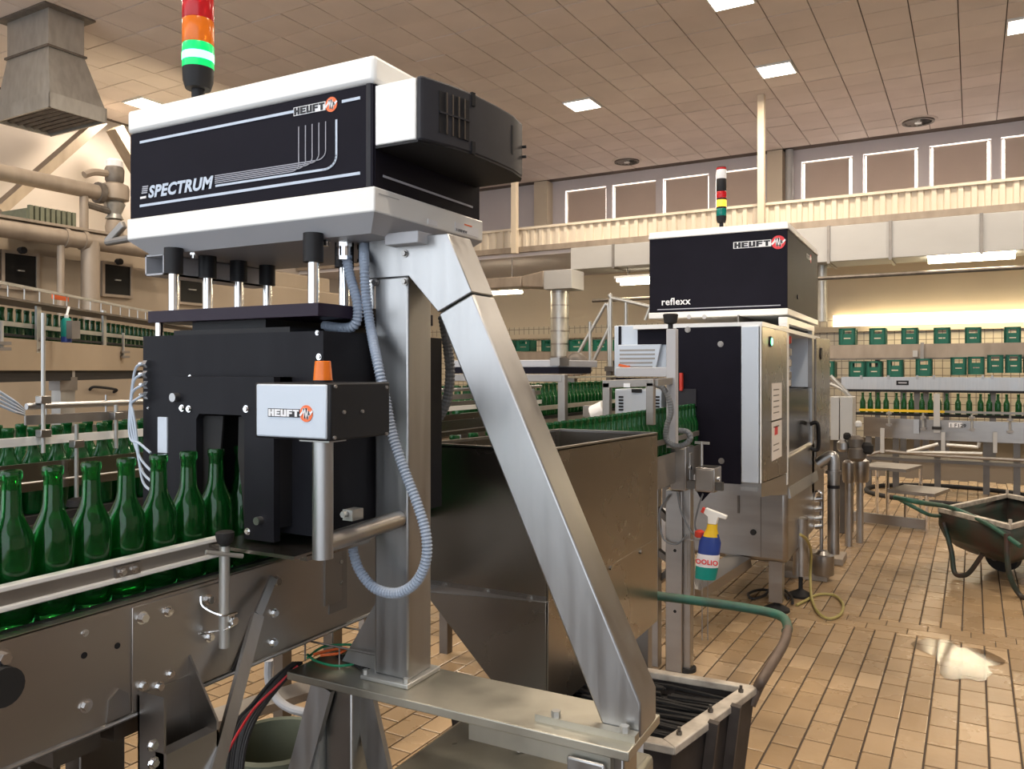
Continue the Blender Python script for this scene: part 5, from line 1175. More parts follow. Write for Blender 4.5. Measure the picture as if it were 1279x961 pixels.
# junction boxes on a leg
jy = 3.86
def jbox(px0, py0, px1, py1, d, lab):
    a = W(px0, py0, Y=jy); b = W(px1, py1, Y=jy); t_ = thing('junction_box', lab, 'junction box', ((a.x+b.x)/2, jy+d/2, b.z))
    obj('case', MB().box(a.x, b.x, jy, jy+d, b.z, a.z), 'steel', t_, bevel=.005); obj('cover', MB().box(a.x+.008, b.x-.008, jy-.006, jy, b.z+.008, a.z-.008), 'steel_dull', t_, bevel=.002)
    c = (b.x+.0, jy+d*.5, (a.z+b.z)/2-.0); obj('key_lock', MB().cyl((b.x, jy+d*.5, c[2]), (b.x+.006, jy+d*.5, c[2]), .012, 10), 'chrome', t_); return t_
jbox(837, 558, 857, 614, .14, 'upright steel junction box with a round lock below the curled conduit')
jbox(868, 584, 893, 616, .13, 'squat steel junction box right of the upright junction box')
q = W(876.5, 582, Y=jy+.06); one('t_handle_pin', MB().cyl(q, W(876.5, 552, Y=jy+.06), .007, 10).bar(W(868, 553, Y=jy+.06), W(886, 554, Y=jy+.06), .012, .012), 'galvanised', 'steel pin with a cross handle above the squat junction box', 'pin')
lg = thing('support_leg', 'steel leg with bolt holes standing on the floor in front of the far machine', 'leg', W(844, 837, Z=0))
g = W(844, 837, Z=0); obj('post', MB().box(g.x-.042, g.x+.042, g.y-.035, g.y+.035, .0, W(844, 612, Y=g.y).z), 'steel', lg, bevel=.003); zt_ = W(844, 612, Y=g.y).z
for py in (688, 764): a = W(843, py, Y=g.y-.035); obj('bolt_hole', MB().cyl(a, a+Vector((0, -.001, 0)), .008, 12), 'black_plastic', lg)
obj('side_arm', MB().box(g.x-.06, g.x+.25, jy+.005, jy+.03, zt_+.02, zt_+.06), 'steel_dark', lg)
obj('knee_brace', MB().bar((g.x-.04, g.y, .75), (g.x-.35, g.y+.05, 1.02), .03, .03), 'steel_dark', lg)
obj('knee_brace', MB().bar((g.x-.04, g.y, .55), (g.x-.38, g.y+.05, .75), .03, .03), 'steel_dark', lg)
a = W(818, 640, Y=4.2); one('white_can', MB().lathe([(.05, -.12), (.055, -.1), (.055, .1), (.05, .11)], W(825, 662, Y=4.2), 16), 'print_white', 'pale canister hanging between the hopper and the steel leg', 'canister')
# thin cables hanging from the junction boxes
for k, (pts, m_) in enumerate(((((846, 615), (851, 640), (862, 662), (872, 672)), 'conduit_grey'), (((878, 617), (872, 635), (868, 655), (872, 668)), 'conduit_grey'), (((836, 618), (824, 640), (828, 672), (845, 680), (858, 668)), 'conduit_grey'))):
    one('thin_cable', MB().tube([W(x, y, Y=3.88) for x, y in pts], .0045, 6), m_, ('thin grey cable running from the upright junction box to the bottle', 'thin grey cable hanging from the squat junction box', 'thin grey cable looping left of the steel leg')[k], 'cable')
sy = 3.8
rk = thing('wire_rack', 'rack of thin upright wires with a round cup behind the spray bottle', 'rack', W(880, 800, Y=sy))
for px, y0, y1 in ((862, 672, 742), (867, 672, 744), (859, 674, 735), (877, 720, 800), (884, 720, 800)): obj('wire', MB().cyl(W(px, y1, Y=sy+.06), W(px, y0, Y=sy+.06), .003, 6), 'steel_dull', rk)
obj('wire', MB().bar(W(858, 674, Y=sy+.06), W(884, 676, Y=sy+.06), .006, .006), 'steel_dull', rk)
# spray bottle
sb = thing('spray_bottle', 'spray bottle with white trigger, yellow neck and red lettering on a blue label', 'spray bottle', W(882, 724, Y=sy))
base = W(881, 722, Y=sy); tp_ = W(889, 662, Y=sy); ax = (tp_-base); 
def sbp(k, r): return [base+ax*k+Vector((x, y, 0)) for x, y in r]
def loft(name, ks, m_):
    mb = MB(); n = 12; vs = []
    for k, rx, ry in ks: vs += [base+ax*k+Vector((rx*math.cos(2*PI*i/n), ry*math.sin(2*PI*i/n), 0)) for i in range(n)]
    fs = [tuple(range(n-1, -1, -1)), tuple(range(len(vs)-n, len(vs)))]+[(j*n+i, j*n+(i+1) % n, (j+1)*n+(i+1) % n, (j+1)*n+i) for j in range(len(ks)-1) for i in range(n)]
    mb.add(vs, fs); return obj(name, mb, m_, sb, smooth=60)
loft('bottle_body', [(0, .048, .028), (.1, .052, .03), (.75, .052, .03), (.92, .035, .022), (1.0, .022, .018)], 'blue_plastic')
loft('neck_wrap', [(.86, .040, .026), (1.02, .026, .02), (1.12, .024, .02)], 'yellow_plastic')
loft('clear_foot', [(-.02, .049, .029), (.16, .0535, .031), (.26, .0535, .031)], 'teal_plastic'); lb = loft('label', [(.24, .0538, .0315), (.5, .0538, .0315)], 'print_white')
q = base+ax*.3; text('lettering', 'OOLIO', .032, 'print_red', sb, (q.x-.047, q.y-.034, q.z+.002), (1, 0, 0), bold=.001)
tq = base+ax*1.12; m = MB(); m.prism([(tq.x-.02, tq.z), (tq.x+.02, tq.z), (tq.x+.03, tq.z+.035), (tq.x+.065, tq.z+.028), (tq.x+.07, tq.z+.045), (tq.x-.03, tq.z+.075), (tq.x-.04, tq.z+.05), (tq.x-.02, tq.z+.035)], 'y', tq.y-.014, tq.y+.014); obj('trigger_head', m, 'white_paint', sb, bevel=.003)
m = MB(); m.bar(tq+Vector((-.036, 0, .058)), tq+Vector((-.05, 0, .065)), .02, .024); obj('nozzle', m, 'red_plastic', sb)
c = W(874, 667, Y=sy+.02); obj('red_cap', MB().lathe([(.02, -.016), (.024, -.008), (.024, .01), (.012, .018)], c, 14), 'red_plastic', rk, label='small red cap')
# round duct-like trough on the floor below the base, hoses
a = W(862, 740, Z=.18); b = W(925, 700, Z=.3); one('drain_trough', MB().bar(a, b, .16, .06), 'steel', 'slanting steel drain trough below the far machine', 'trough')
one('yellow_hose', MB().tube([W(x, y, Z=z) for x, y, z in ((1000, 668, .52), (1008, 675, .45), (1013, 690, .3), (1012, 720, .12), (1014, 748, .02), (1022, 765, .015), (1035, 773, .012), (1049, 768, .012), (1053, 755, .012), (1042, 744, .012), (1022, 743, .012), (1005, 751, .012), (995, 756, .012))], .009, 8), 'cable_yellow', 'yellowish hose looping on the tiles beside the far machine', 'hose')
one('dark_hose', MB().tube([W(x, y, Z=.015) for x, y in ((985, 748), (975, 740), (950, 737), (935, 742), (940, 748), (955, 744), (962, 736), (975, 735), (988, 745), (990, 754))], .009, 8), 'cable_black', 'dark hose coiled on the floor behind the front leg', 'hose')
# plinths, pipe column and valves at the right of the far machine
for (x0, y0, x1, y1, lab) in ((1008, 708, 1038, 716, 'nearer concrete plinth beside the far machine'), (1030, 691, 1056, 697, 'further concrete plinth behind the nearer one')):
    a = W(x0, y1, Z=.05); b = W(x1, y0+2, Z=.05); one('concrete_plinth', MB().box(min(a.x, b.x)-.25, max(a.x, b.x), min(a.y, b.y), max(a.y, b.y)+.1, 0, .05), 'concrete', lab, 'plinth', bevel=.004)
vy = 6.3; V = lambda px, py: W(px, py, Y=vy)
vp = thing('pipe_column', 'thick steel pipe column with a bright elbow right of the far machine', 'pipe', V(1041, 690))
c = V(1041, 600); g = V(1041, 692); x_ = V(1041, 600).x
obj('column', MB().cyl((x_, vy, g.z), (x_, vy, V(1041, 586).z), .042, 16), 'steel', vp, smooth=40); obj('collar', MB().cyl((x_, vy, V(1041, 592).z), (x_, vy, V(1041, 588).z), .056, 16), 'steel', vp)
obj('elbow', MB().tube([(x_, vy, V(1041, 588).z), (x_, vy, V(1041, 577).z), V(1038, 570), V(1031, 572)-Vector((.05, 0, .05))], .042, 12), 'steel_brushed', vp, smooth=60); obj('band', MB().cyl((x_, vy, V(1041, 610).z), (x_, vy, V(1041, 606).z), .0435, 16), 'black_plastic', vp)
cv = thing('valve_chain', 'chrome chain of small valves on a thin pipe in front of the thick pipe', 'valve', V(1024, 710))
obj('thin_pipe', MB().cyl(V(1026, 700), V(1026, 618), .013, 10), 'steel', cv); obj('top_bend', MB().tube([V(1026, 625), V(1025, 616), V(1020, 615), V(1018, 622)], .013, 8), 'chrome', cv)
for py in (624, 636, 648, 658): obj('valve', MB().cyl(V(1018, py), V(1027, py-1), .022, 12), 'chrome', cv)
cc = W(1028, 702, Y=6.1); obj('cup', MB().lathe([(.07, -.09), (.075, -.08), (.075, .05), (.05, .055), (.03, .08)], cc, 18), 'steel', cv)
kt = thing('valve_tanks', 'pair of steel pots with taps and hoses behind the pipe column', 'tank', W(1066, 600, Y=7.4))
for px, py0, py1, r, Y in ((1060, 575, 603, .05, 7.4), (1074, 573, 602, .075, 7.6)):
    a = W(px, py1, Y=Y); b = W(px, py0, Y=Y); pt = obj('pot', MB().lathe([(r*.85, 0), (r, .02), (r, b.z-a.z-.02), (r*.6, b.z-a.z)], a, 16), 'steel', kt)
    obj('pot_leg', MB().cyl((a.x, a.y, 0), a, .03, 10), 'steel', pt)
for px, py, m_, r in ((1053, 557, 'steel_brushed', .05), (1069, 553, 'dirty_metal', .06), (1075, 563, 'yellow_plastic', .025), (1070, 566, 'dirty_metal', .07), (1072, 530, 'white_paint', .028), (1058, 545, 'rubber', .03), (1083, 560, 'rubber', .05)):
    q = W(px, py, Y=7.3); obj('fitting', MB().lathe([(r*.6, -r), (r, -r*.6), (r, r*.5), (r*.5, r)], q, 12), m_, kt)
cb_ = thing('control_cabinet', 'pale grey steel cabinet behind the further door of the far machine', 'cabinet', W(1050, 560, Y=7.9))
for px0, px1 in ((1037, 1048), (1049, 1065)):
    a = W(px0, 550, Y=7.9); b = W(px1, 496, Y=7.9); obj('door', MB().box(a.x, b.x, 7.9, 8.2, a.z, b.z), 'duct_grey', cb_, bevel=.006)
obj('cabinet_stand', MB().box(W(1040, 550, Y=7.9).x, W(1063, 550, Y=7.9).x, 7.95, 8.15, 0, W(1040, 550, Y=7.9).z), 'steel_dark', cb_)
for k, pts in enumerate((((1037, 470), (1045, 478), (1052, 485), (1060, 494)), ((1037, 480), (1047, 484), (1056, 489), (1062, 496)))): one('feed_hose', MB().tube([W(x, y, Y=8.1) for x, y in pts], .02, 8), 'galvanised', ('upper', 'lower')[k]+' bent hose running down to the pale grey cabinet', 'hose')

# ================================================================== MIDDLE DISTANCE, between strut and far machine
pf = thing('portal_table', 'grey portal frame with a flat box on top behind the hopper', 'frame', W(703, 535, Y=3.5))
Q = lambda px, py: W(px, py, Y=3.5)
obj('post', MB().bar((Q(703, 535).x, 3.5, 0), Q(703, 468), .038, .038), 'steel_dull', pf, bevel=.003)
obj('rear_post', MB().bar((Q(703, 535).x-1.2, 3.5, 0), Q(703, 468)-Vector((1.2, 0, 0)), .038, .038), 'steel_dull', pf)
obj('beam', MB().box(Q(560, 470).x, Q(704, 470).x, 3.48, 3.52, Q(640, 477).z, Q(640, 467.5).z), 'steel_dull', pf, bevel=.003)
obj('gap_block', MB().box(Q(560, 463).x, Q(698, 463).x, 3.5, 3.9, Q(640, 467).z, Q(640, 459).z), 'black_panel', pf)  # black block filling the black gap between beam and flat box
obj('flat_box', MB().box(Q(560, 455).x, Q(697, 455).x, 3.5, 4.0, Q(640, 459).z, Q(640, 450).z), 'grey_paint', pf, bevel=.004)
obj('end_box', MB().box(Q(688, 455).x, Q(700, 455).x, 3.49, 3.6, Q(690, 457).z, Q(690, 447).z), 'steel_dull', pf)
c5 = thing('bottle_conveyor', 'sloping looking conveyor full of green bottles seen above the dense row', 'conveyor', (-2.9, 6, 0))
K = lambda px, py, X_=-2.5: W(px, py, X=X_)
y0, y1 = 3.9, 9.2
obj('near_rail', MB().bar((-2.42, y0, 1.24), (-2.42, y1, 1.25), .012, .03), 'galvanised', c5); obj('upper_rail', MB().bar((-2.46, y0, 1.448), (-2.46, y1, 1.452), .02, .014), 'galvanised', c5)
obj('side_plate', MB().box(-2.43, -2.424, y0, y1, 1.04, 1.16), 'steel', c5); obj('belt', MB().box(-2.95, -2.45, y0, y1, 1.16, 1.18), 'rubber', c5); obj('far_plate', MB().box(-2.97, -2.964, y0, y1, 1.04, 1.3), 'steel', c5)
for yy in (4.6, 6.2, 8): 
    for x in (-2.5, -2.9): obj('leg', MB().box(x-.03, x+.03, yy-.03, yy+.03, 0, 1.16), 'steel_dark', c5)
obj('white_motor', MB().cyl(W(742, 519, Y=5.2), W(757, 512, Y=5.2), .07, 14), 'print_white', c5); obj('motor_block', MB().box(*sorted((W(728, 515, Y=5.2).x, W(737, 515, Y=5.2).x)), 5.2, 5.3, W(730, 521, Y=5.2).z, W(730, 507, Y=5.2).z), 'steel_dull', c5)
bottles([(-2.5, 4.0+.07*k, 1.18) for k in range(50)], 'green bottle in the near file of the conveyor above the dense row', 'bottles of the middle conveyor')
bottles([(-2.62, 4.03+.14*k, 1.18) for k in range(24)], 'green bottle in the second file of the conveyor above the dense row', 'second file of the middle conveyor')
obj('slant_post', MB().bar(W(664, 486, Y=3.8), W(672, 525, Y=3.8), .022, .022), 'galvanised', c5)
bl_ = thing('round_blower', 'dark bent blower pipe over a tan drum at the foot of the stair rail', 'blower', W(715, 470, Y=8))
obj('bent_pipe', MB().tube([W(711, 458, Y=8), W(716, 450, Y=8), W(722, 448, Y=8), W(728, 455, Y=8), W(733, 466, Y=8)], .07, 10), 'dirty_metal', bl_, smooth=60)
obj('drum', MB().cyl(W(707, 466, Y=8), W(722, 467, Y=8.1), .06, 12), 'pipe_tan', bl_)
q = W(715, 468, Y=8.05); obj('post', MB().box(q.x-.04, q.x+.04, q.y-.04, q.y+.04, 0, q.z), 'steel_dark', bl_)
sr = thing('stair_railing', 'tubular steel stair railing rising to a platform left of the far machine', 'railing', W(757, 460, Y=8.5))
S = lambda px, py: W(px, py, Y=8.5)
for pts in (((707, 470), (752, 388), (757, 382), (760, 388), (761, 462)), ((734, 467), (759, 413), (762, 404), (762, 378), (764, 374)), ((763, 462), (763, 376), (766, 373), (815, 384)), ((782, 410), (782, 378)), ((737, 402), (737, 465)), ((806, 400), (812, 384))):
    obj('rail_tube', MB().tube([S(*q) for q in pts], .022, 8), 'galvanised', sr, smooth=60)
obj('platform', MB().box(S(757, 460).x, S(850, 460).x, 8.45, 9.4, S(757, 464).z, S(757, 458).z), 'steel_dark', sr)
for x in (S(760, 460).x, S(845, 460).x): obj('leg', MB().box(x-.03, x+.03, 8.5, 8.56, 0, S(757, 464).z), 'steel_dark', sr)

# ================================================================== CRATES AND CONVEYORS ALONG THE BACK WALL (building axes)
def rbox(px0, py0, px1, py1, Y, d): a = WR(px0, py0, Y=Y); b = WR(px1, py1, Y=Y); return MB().box(a.x, b.x, Y, Y+d, b.z, a.z)
ORD = ['leftmost', 'second from left', 'third from left', 'fourth from left', 'fifth from left', 'sixth from left', 'seventh from left', 'eighth from left', 'ninth from left', 'tenth from left']
def crate(px, wpx, pyb, Y, lab, grp, h=.29, w_=None):
    a = WR(px, pyb, Y=Y); wd = w_ or WR(px+wpx, pyb, Y=Y).x-a.x; x0, x1, y0, y1, z0 = a.x, a.x+wd, Y, Y+.3, a.z
    t_ = thing('beer_crate', lab, 'crate', (*rot((x0+x1)/2, (y0+y1)/2), z0), grp)
    m = MB(); m.box(x0+.012, x1-.012, y0+.012, y0+.02, z0+.02, z0+h*.66); m.box(x0+.012, x1-.012, y1-.02, y1-.012, z0+.02, z0+h*.66); m.box(x0+.01, x0+.02, y0+.01, y1-.01, z0+.02, z0+h*.95); m.box(x1-.02, x1-.01, y0+.01, y1-.01, z0+.02, z0+h*.95)
    obj('wall', m, 'crate_green', t_, room=True)
    m = MB()
    for xx in (x0, x1-.03):
        for yy in (y0, y1-.03): m.box(xx, xx+.03, yy, yy+.03, z0, z0+h)
    for yy in (y0, y1-.03): m.box(x0, x1, yy, yy+.03, z0+h*.9, z0+h); m.box(x0, x0+wd*.24, yy, yy+.02, z0+.02, z0+h); m.box(x1-wd*.24, x1, yy, yy+.02, z0+.02, z0+h)
    for xx in (x0, x1-.03): m.box(xx, xx+.03, y0, y1, z0+h*.9, z0+h)
    m.box(x0, x1, y0, y1, z0, z0+.03); obj('frame', m, 'crate_green', t_, room=True)
    obj('print', MB().box(x0+wd*.3, x1-wd*.3, y0+.009, y0+.012, z0+h*.36, z0+h*.42), 'wall_tiles', t_, room=True)
    return t_
YU = 15.2
for k, px in enumerate((1047.5, 1085.5, 1125.5, 1166, 1205, 1254.5)):
    crate(px, 21, 431, YU, 'green crate on the upper crate conveyor, %s right of the machine' % ORD[k], 'crates on the upper conveyor')
YM = 15.0
for k, (px, pyb) in enumerate(((1022, 472), (1060, 472.5), (1081, 472.5), (1107.5, 471), (1143.5, 470), (1187, 468.5), (1209, 468), (1233, 466), (1256, 466), (1279, 466))):
    crate(px, 20.5, pyb, YM, 'green crate on the lower crate conveyor, %s right of the machine' % ORD[k], 'crates on the lower conveyor')
for k, (px, w_) in enumerate(((622, 11), (644, 22), (676, 20), (710, 16), (740, 18))):
    crate(px, w_, 439, 15.2, 'green beer crate on the far wall conveyor left of the machine, %s' % ORD[k], 'crates left of the far machine', h=.24, w_=.36)
uc = thing('crate_conveyor', 'upper crate conveyor with a dull steel side along the back wall', 'conveyor', (*rot(0, YU), 0))
a = WR(1020, 432, Y=YU); b = WR(1020, 448, Y=YU)
obj('side_plate', MB().box(WR(1034, 440, Y=YU).x, XR-.3, YU-.12, YU-.1, b.z, a.z), 'pipe_tan', uc, room=True); obj('deck', MB().box(WR(1034, 440, Y=YU).x, XR-.3, YU-.1, YU+.42, a.z-.08, a.z-.005), 'dirty_metal', uc, room=True); obj('lower_lip', MB().box(WR(1034, 440, Y=YU).x, XR-.3, YU-.14, YU-.1, b.z-.03, b.z), 'dirty_metal', uc, room=True)
for px in (1149, 1152): pass
obj('hanger', rbox(1149.5, 428, 1154, 452, YU-.18, .04), 'steel_dull', uc, room=True); obj('clamp_box', rbox(1140, 438, 1146, 446, YU-.16, .04), 'duct_grey', uc, room=True)
obj('rear_side', MB().box(WR(610, 440, Y=YU).x, WR(775, 440, Y=YU).x, YU-.1, YU+.42, WR(700, 451, Y=YU).z, WR(700, 439.5, Y=YU).z), 'pipe_tan', uc, room=True)
for x in (-11, -6.5, -1.5, 2.0, 5.5): obj('leg', MB().box(x, x+.08, YU+.3, YU+.38, 0, a.z-.05), 'steel_dark', uc, room=True)
lc = thing('crate_conveyor', 'lower crate conveyor with a bright steel side and a dark name plate', 'conveyor', (*rot(0, YM), 0))
a = WR(1050, 473, Y=YM); b = WR(1050, 486, Y=YM); xs_ = WR(1052, 480, Y=YM).x
obj('side_plate', MB().box(xs_, XR-.3, YM-.12, YM-.1, b.z, a.z+.03), 'steel_brushed', lc, room=True); obj('deck', MB().box(WR(1015, 480, Y=YM).x, XR-.3, YM-.1, YM+.42, a.z-.08, a.z), 'dirty_metal', lc, room=True); obj('dark_lip', MB().box(xs_, XR-.3, YM-.12, YM-.1, b.z-.04, b.z), 'black_plastic', lc, room=True)
obj('name_plate', rbox(1119.5, 475.5, 1135, 481.5, YM-.13, .01), 'black_plastic', lc, room=True); obj('plate_print', rbox(1122, 477.5, 1132.5, 479.2, YM-.135, .005), 'stripe_grey', lc, room=True)
for px in (1074, 1108, 1144, 1165, 1226, 1238): obj('side_clip', rbox(px, 469, px+3, 474, YM-.14, .03), 'steel', lc, room=True)
for px in (1124, 1141, 1152, 1178, 1236): q = WR(px, 500, Y=YM); obj('leg', MB().box(q.x, q.x+.09, YM+.1, YM+.19, 0, b.z), 'steel_dark', lc, room=True)
# bottle conveyor in front of them
YV = 11.2
v = thing('bottle_conveyor', 'bottle conveyor with a yellow rail crossing in front of the crates at right', 'conveyor', (*rot(1, YV), 0))
zb0 = WR(1180, 515, Y=YV).z; x0 = WR(1066, 515, Y=YV).x; x1 = WR(1330, 515, Y=YV).x
obj('belt', MB().box(x0, x1, YV+.02, YV+.22, zb0-.06, zb0-.03), 'rubber', v, room=True)
obj('yellow_rail', MB().bar((WR(1073, 513, Y=YV).x, YV, zb0+.005), (WR(1180, 516, Y=YV).x, YV-.01, zb0+.005), .02, .03), 'yellow_plastic', v, room=True)
obj('steel_rail', MB().bar((WR(1180, 516, Y=YV).x, YV-.01, zb0+.005), (x1, YV-.05, zb0+.005), .02, .03), 'steel_dull', v, room=True)
zs1, zs0 = WR(1180, 524, Y=YV).z, WR(1180, 549, Y=YV).z
pts = [(1080, 11.35), (1110, 11.2), (1150, 11.12), (1200, 11.1), (1250, 11.1), (1330, 11.1)]
pp = [(WR(px, 530, Y=y).x, y-.1) for px, y in pts]; n = len(pp)
m = MB(); m.add([(x, y, zs0) for x, y in pp]+[(x, y, zs1) for x, y in pp]+[(x, y+.012, zs0) for x, y in pp]+[(x, y+.012, zs1) for x, y in pp], [(i, i+1, n+i+1, n+i) for i in range(n-1)]+[(2*n+i+1, 2*n+i, 3*n+i, 3*n+i+1) for i in range(n-1)]+[(n+i, n+i+1, 3*n+i+1, 3*n+i) for i in range(n-1)]+[(i+1, i, 2*n+i, 2*n+i+1) for i in range(n-1)])
obj('side_plate', m, 'steel', v, room=True, smooth=60)
q = YV-.23
pl_ = obj('number_plate', rbox(1185, 528, 1202, 534.5, q, .006), 'print_white', v, room=True)
a = WR(1186, 533.6, Y=q-.002); xx, yy = rot(a.x, a.y); dx_, dy_ = rot(1, 0); text('number', '1 F129', .06, 'print_black', v, (xx, yy, a.z), (dx_, dy_, 0), bold=.001, sx=1.0)
for px, y0, y1 in ((1112, 513, 532), (1154, 515, 537), (1214, 517, 538), (1261, 518, 541)):
    a = WR(px, y0, Y=YV-.06); b = WR(px, y1, Y=YV-.14); r_ = obj('rail_rod', MB().cyl((a.x, YV-.24, b.z), (a.x, YV-.24, a.z), .012, 8), 'galvanised', v, room=True)
    for f in (.02, .16): obj('rod_clamp', MB().box(a.x-.03, a.x+.03, YV-.28, YV-.20, b.z+f-.012, b.z+f+.012), 'steel_dull', r_, room=True)
obj('bolt_plate', rbox(1141, 524, 1148, 542, q, .02), 'steel_brushed', v, room=True); obj('tall_bracket', rbox(1166, 492, 1174, 541, q, .03), 'duct_grey', v, room=True); obj('bracket_bolt', rbox(1164, 533, 1176, 537, q-.02, .02), 'rubber', v, room=True)
for px in (1085, 1119, 1171, 1232, 1270): g = WR(px, 600, Y=YV+.1); obj('leg', MB().box(g.x-.035, g.x+.035, YV+.07, YV+.14, 0, zs0), 'steel_dark', v, room=True)
for px in (1102, 1178, 1243): obj('slotted_bracket', rbox(px-2.5, 535 if px < 1150 else 540, px+2.5, 566, YV-.26, .03), 'duct_grey', v, room=True)
obj('lower_rail', MB().tube([(*WR(1083, 569, Y=YV-.2).xy, WR(1083, 569, Y=YV-.2).z), WR(1104, 564, Y=YV-.2), WR(1130, 566, Y=YV-.2), WR(1180, 570, Y=YV-.2), WR(1290, 576, Y=YV-.2)], .02, 8), 'steel_dull', v, room=True)
obj('under_tray', MB().box(WR(1083, 570, Y=YV).x, x1, YV-.1, YV+.3, WR(1180, 578, Y=YV).z, WR(1180, 574, Y=YV).z), 'steel_dark', v, room=True)
ft = thing('tube_frame', 'bright tubular rail frame lying across below the bottle conveyor at right', 'frame', (*rot(*WR(1180, 566, Y=YV-.6).xy), WR(1180, 566, Y=YV-.6).z))
for p_, q_ in (((1133, 565), (1227, 567)), ((1133, 565), (1172, 555)), ((1182, 556), (1222, 559)), ((1222, 559), (1223, 553))): obj('rail_tube', MB().cyl(WR(*p_, Y=YV-.6), WR(*q_, Y=YV-.6), .02, 8), 'galvanised', ft, room=True)
xs = []
random.seed(3); x = x0+.1
while x < x1 and len(xs) < 26: xs.append(x); x += random.choice((.085, .09, .095, .12))
bottles([(*rot(x_, YV+.1), zb0-.03) for x_ in xs], 'green bottle on the conveyor with the yellow rail at right', 'bottles behind the yellow rail', scale=1.12)
# floor coil of hose
cn = W(1185, 618, Z=.02); one('hose_ring', MB().tube([cn+Vector((1.0*math.cos(k*.4)*.9, .75*math.sin(k*.4), 0)) for k in range(17)], .03, 8), 'rubber', 'large dark hose ring lying on the floor beneath the conveyor at right', 'hose', smooth=60)

# ================================================================== STEP PLATFORM
sp_ = thing('step_platform', 'two step steel platform with tubular legs on the tiled floor', 'platform', W(1120, 655, Z=0))
z2 = .56; c4_ = [W(1086, 592, Z=z2), W(1123, 594, Z=z2), W(1150, 590, Z=z2), W(1118, 588, Z=z2)]
gA = W(1073, 653, Z=0); gB = W(1160, 664, Z=0); dxp = (gB-gA).normalized(); dyp = Vector((-dxp.y, dxp.x, 0))
def PP(s, n_, z): q = gA+dxp*s+dyp*n_; return Vector((q.x, q.y, z))
Lp = (gB-gA).length
obj('upper_step', MB().hexa([PP(.0, .0, z2-.03), PP(.95*Lp*.72, .0, z2-.03), PP(.95*Lp*.72, .5, z2-.03), PP(.0, .5, z2-.03), PP(.0, .0, z2), PP(.95*Lp*.72, .0, z2), PP(.95*Lp*.72, .5, z2), PP(.0, .5, z2)]), 'steel_dull', sp_)
z1 = .36; obj('lower_step', MB().hexa([PP(Lp*.45, -.05, z1-.03), PP(Lp*1.1, -.05, z1-.03), PP(Lp*1.1, .45, z1-.03), PP(Lp*.45, .45, z1-.03), PP(Lp*.45, -.05, z1), PP(Lp*1.1, -.05, z1), PP(Lp*1.1, .45, z1), PP(Lp*.45, .45, z1)]), 'steel_dull', sp_)
obj('leg', MB().tube([PP(-.12, 0, 0), PP(-.02, 0, .5), PP(.03, 0, z2-.01)], .017, 8), 'chrome', sp_, smooth=60)
for s_ in (.42, .68): obj('leg', MB().cyl(PP(Lp*s_, 0, .05), PP(Lp*s_, 0, (z2 if s_ < .5 else z1)-.02), .017, 8), 'chrome', sp_)
obj('leg', MB().cyl(PP(Lp, -.05, .0), PP(Lp*1.0, -.05, z1-.02), .017, 8), 'chrome', sp_); obj('leg', MB().cyl(PP(Lp*.66, .5, .0), PP(Lp*.66, .5, z2-.02), .017, 8), 'chrome', sp_); obj('leg', MB().cyl(PP(0, .5, .0), PP(0, .5, z2-.02), .017, 8), 'chrome', sp_)
obj('base_bar', MB().bar(PP(-.1, 0, .06), PP(Lp*1.0, 0, .06), .05, .09), 'steel', sp_)

# ================================================================== WHEELBARROW
zr = .485
wb = thing('tipping_barrow', 'dark green two handled tipping barrow with a pale rim at the right edge', 'wheelbarrow', W(1230, 722, Z=0))
r0 = W(1171, 634, Z=zr); r1 = W(1262, 656, Z=zr); r3 = W(1258, 616, Z=zr); r2 = r1+(r3-r0)
cen2 = (r0+r1+r2+r3)/4
lp4 = [r0, r1, r2, r3]
for i in range(4):
    a, b = lp4[i], lp4[(i+1) % 4]; ai, bi = a+(cen2-a).normalized()*.06, b+(cen2-b).normalized()*.06; dz = Vector((0, 0, -.035))
    obj('rim', MB().hexa([a+dz, b+dz, bi+dz, ai+dz, a, b, bi, ai]), 'cart_rim', wb, bevel=.004, label='pale worn rim')
prof = [(0, 1.0), (-.11, .98), (-.2, .86), (-.27, .62), (-.315, .35), (-.33, .1)]
vs = []; 
for dz, k in prof:
    for p_ in lp4:
        q = cen2+(p_-cen2)*(.3+.7*k if k < 1 else .985); q.z = zr-.02+dz; vs.append(q)
fs = []
for j in range(len(prof)-1):
    for i in range(4): fs.append((j*4+i, j*4+(i+1) % 4, (j+1)*4+(i+1) % 4, (j+1)*4+i))
fs.append(tuple((len(prof)-1)*4+i for i in range(4)))
tb = obj('tub', MB().add(vs, fs), 'barrow_paint', wb, smooth=60); sm_ = tb.modifiers.new('thick', 'SOLIDIFY'); sm_.thickness = .006
ev = (r1-r0).normalized(); nv = (r3-r0).normalized()
obj('handle', MB().tube([W(1118, 621.5, Z=.66), W(1150, 628, Z=.655), r0+ev*.15+Vector((0, 0, .02)), r0+ev*.5-nv*.01+Vector((0, 0, -.03)), r0+ev*.78-nv*.01+Vector((0, 0, -.12))], .016, 10), 'cart_green', wb, smooth=60)
obj('handle_stay', MB().tube([W(1120, 622, Z=.655), W(1142, 634, Z=.6), W(1160, 643, Z=.55), r0+ev*.02+Vector((0, 0, -.06))], .013, 8), 'cart_green', wb, smooth=60)
f0 = W(1194, 720, Z=.012)
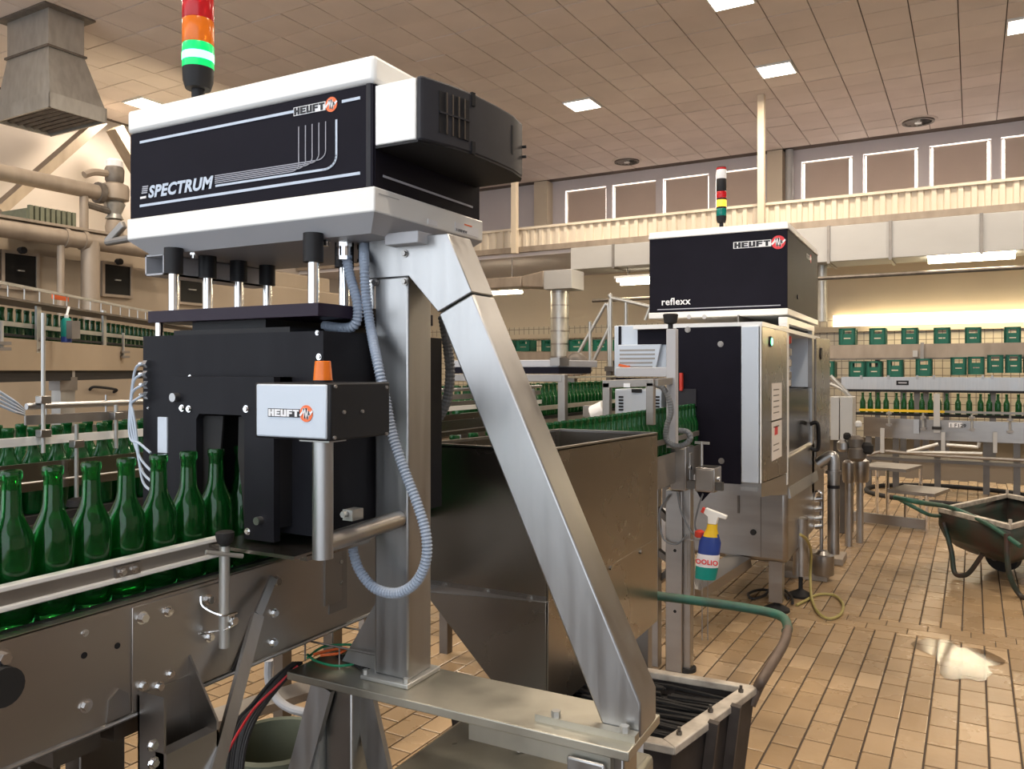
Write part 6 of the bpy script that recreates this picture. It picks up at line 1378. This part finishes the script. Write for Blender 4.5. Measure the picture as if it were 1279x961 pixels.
obj('leg', MB().tube([r0+ev*.06+Vector((0, 0, -.1)), f0+Vector((-.03, .02, .18)), f0+Vector((-.01, .0, .03)), f0+ev*.06+Vector((0, 0, .02)), f0+ev*.14+Vector((0, .03, .06)), f0+ev*.26+Vector((0, .08, .2))], .017, 8), 'barrow_paint', wb, smooth=60)
f1_ = W(1272, 745, Z=.012); obj('leg', MB().tube([r1+Vector((-.02, 0, -.06)), r1+Vector((-.01, 0, -.3)), f1_+Vector((0, 0, .02)), f1_+ev*.1+Vector((0, 0, .02)), f1_+ev*.25+Vector((0, 0, .2))], .017, 8), 'barrow_paint', wb, smooth=60)
wc = W(1229, 702, Y=(f0+f1_).y/2+.25); wz = .115
wx_ = cen2-ev*.05; obj('wheel', MB().cyl(Vector((wx_.x, wx_.y, wz))-nv*.04, Vector((wx_.x, wx_.y, wz))+nv*.04, .115, 26), 'rubber', wb, smooth=40)
obj('axle', MB().cyl(Vector((wx_.x, wx_.y, wz))-nv*.16, Vector((wx_.x, wx_.y, wz))+nv*.16, .02, 10), 'steel_dark', wb); obj('axle_post', MB().bar(Vector((wx_.x, wx_.y, wz))-nv*.09, Vector((wx_.x, wx_.y, zr-.3))-nv*.09, .03, .02), 'steel_dark', wb); obj('axle_post', MB().bar(Vector((wx_.x, wx_.y, wz))+nv*.09, Vector((wx_.x, wx_.y, zr-.3))+nv*.09, .03, .02), 'steel_dark', wb)
for i in (0, 1, 3): q = lp4[i]+(cen2-lp4[i]).normalized()*.03; obj('rim_bolt', MB().cyl(q, q+Vector((0, 0, .03)), .012, 6), 'cart_rim', wb)

# ================================================================== PUDDLE on the tiles
c = W(1196, 822, Z=.0022); m = MB(); n = 40; rim = []
for k in range(n):
    a = 2*PI*k/n; r_ = 1+.22*math.sin(3*a+.6)+.14*math.sin(5*a)+.08*math.sin(9*a+1)
    rim.append((c.x+.17*r_*math.cos(a)-.05*math.sin(a), c.y+.30*r_*math.sin(a)))
m.add([(x, y, .0022) for x, y in rim], [tuple(range(n))])
one('puddle', m, 'water', 'bright wet puddle on the tiles near the lower right edge', 'puddle', smooth=None)['kind'] = 'stuff'
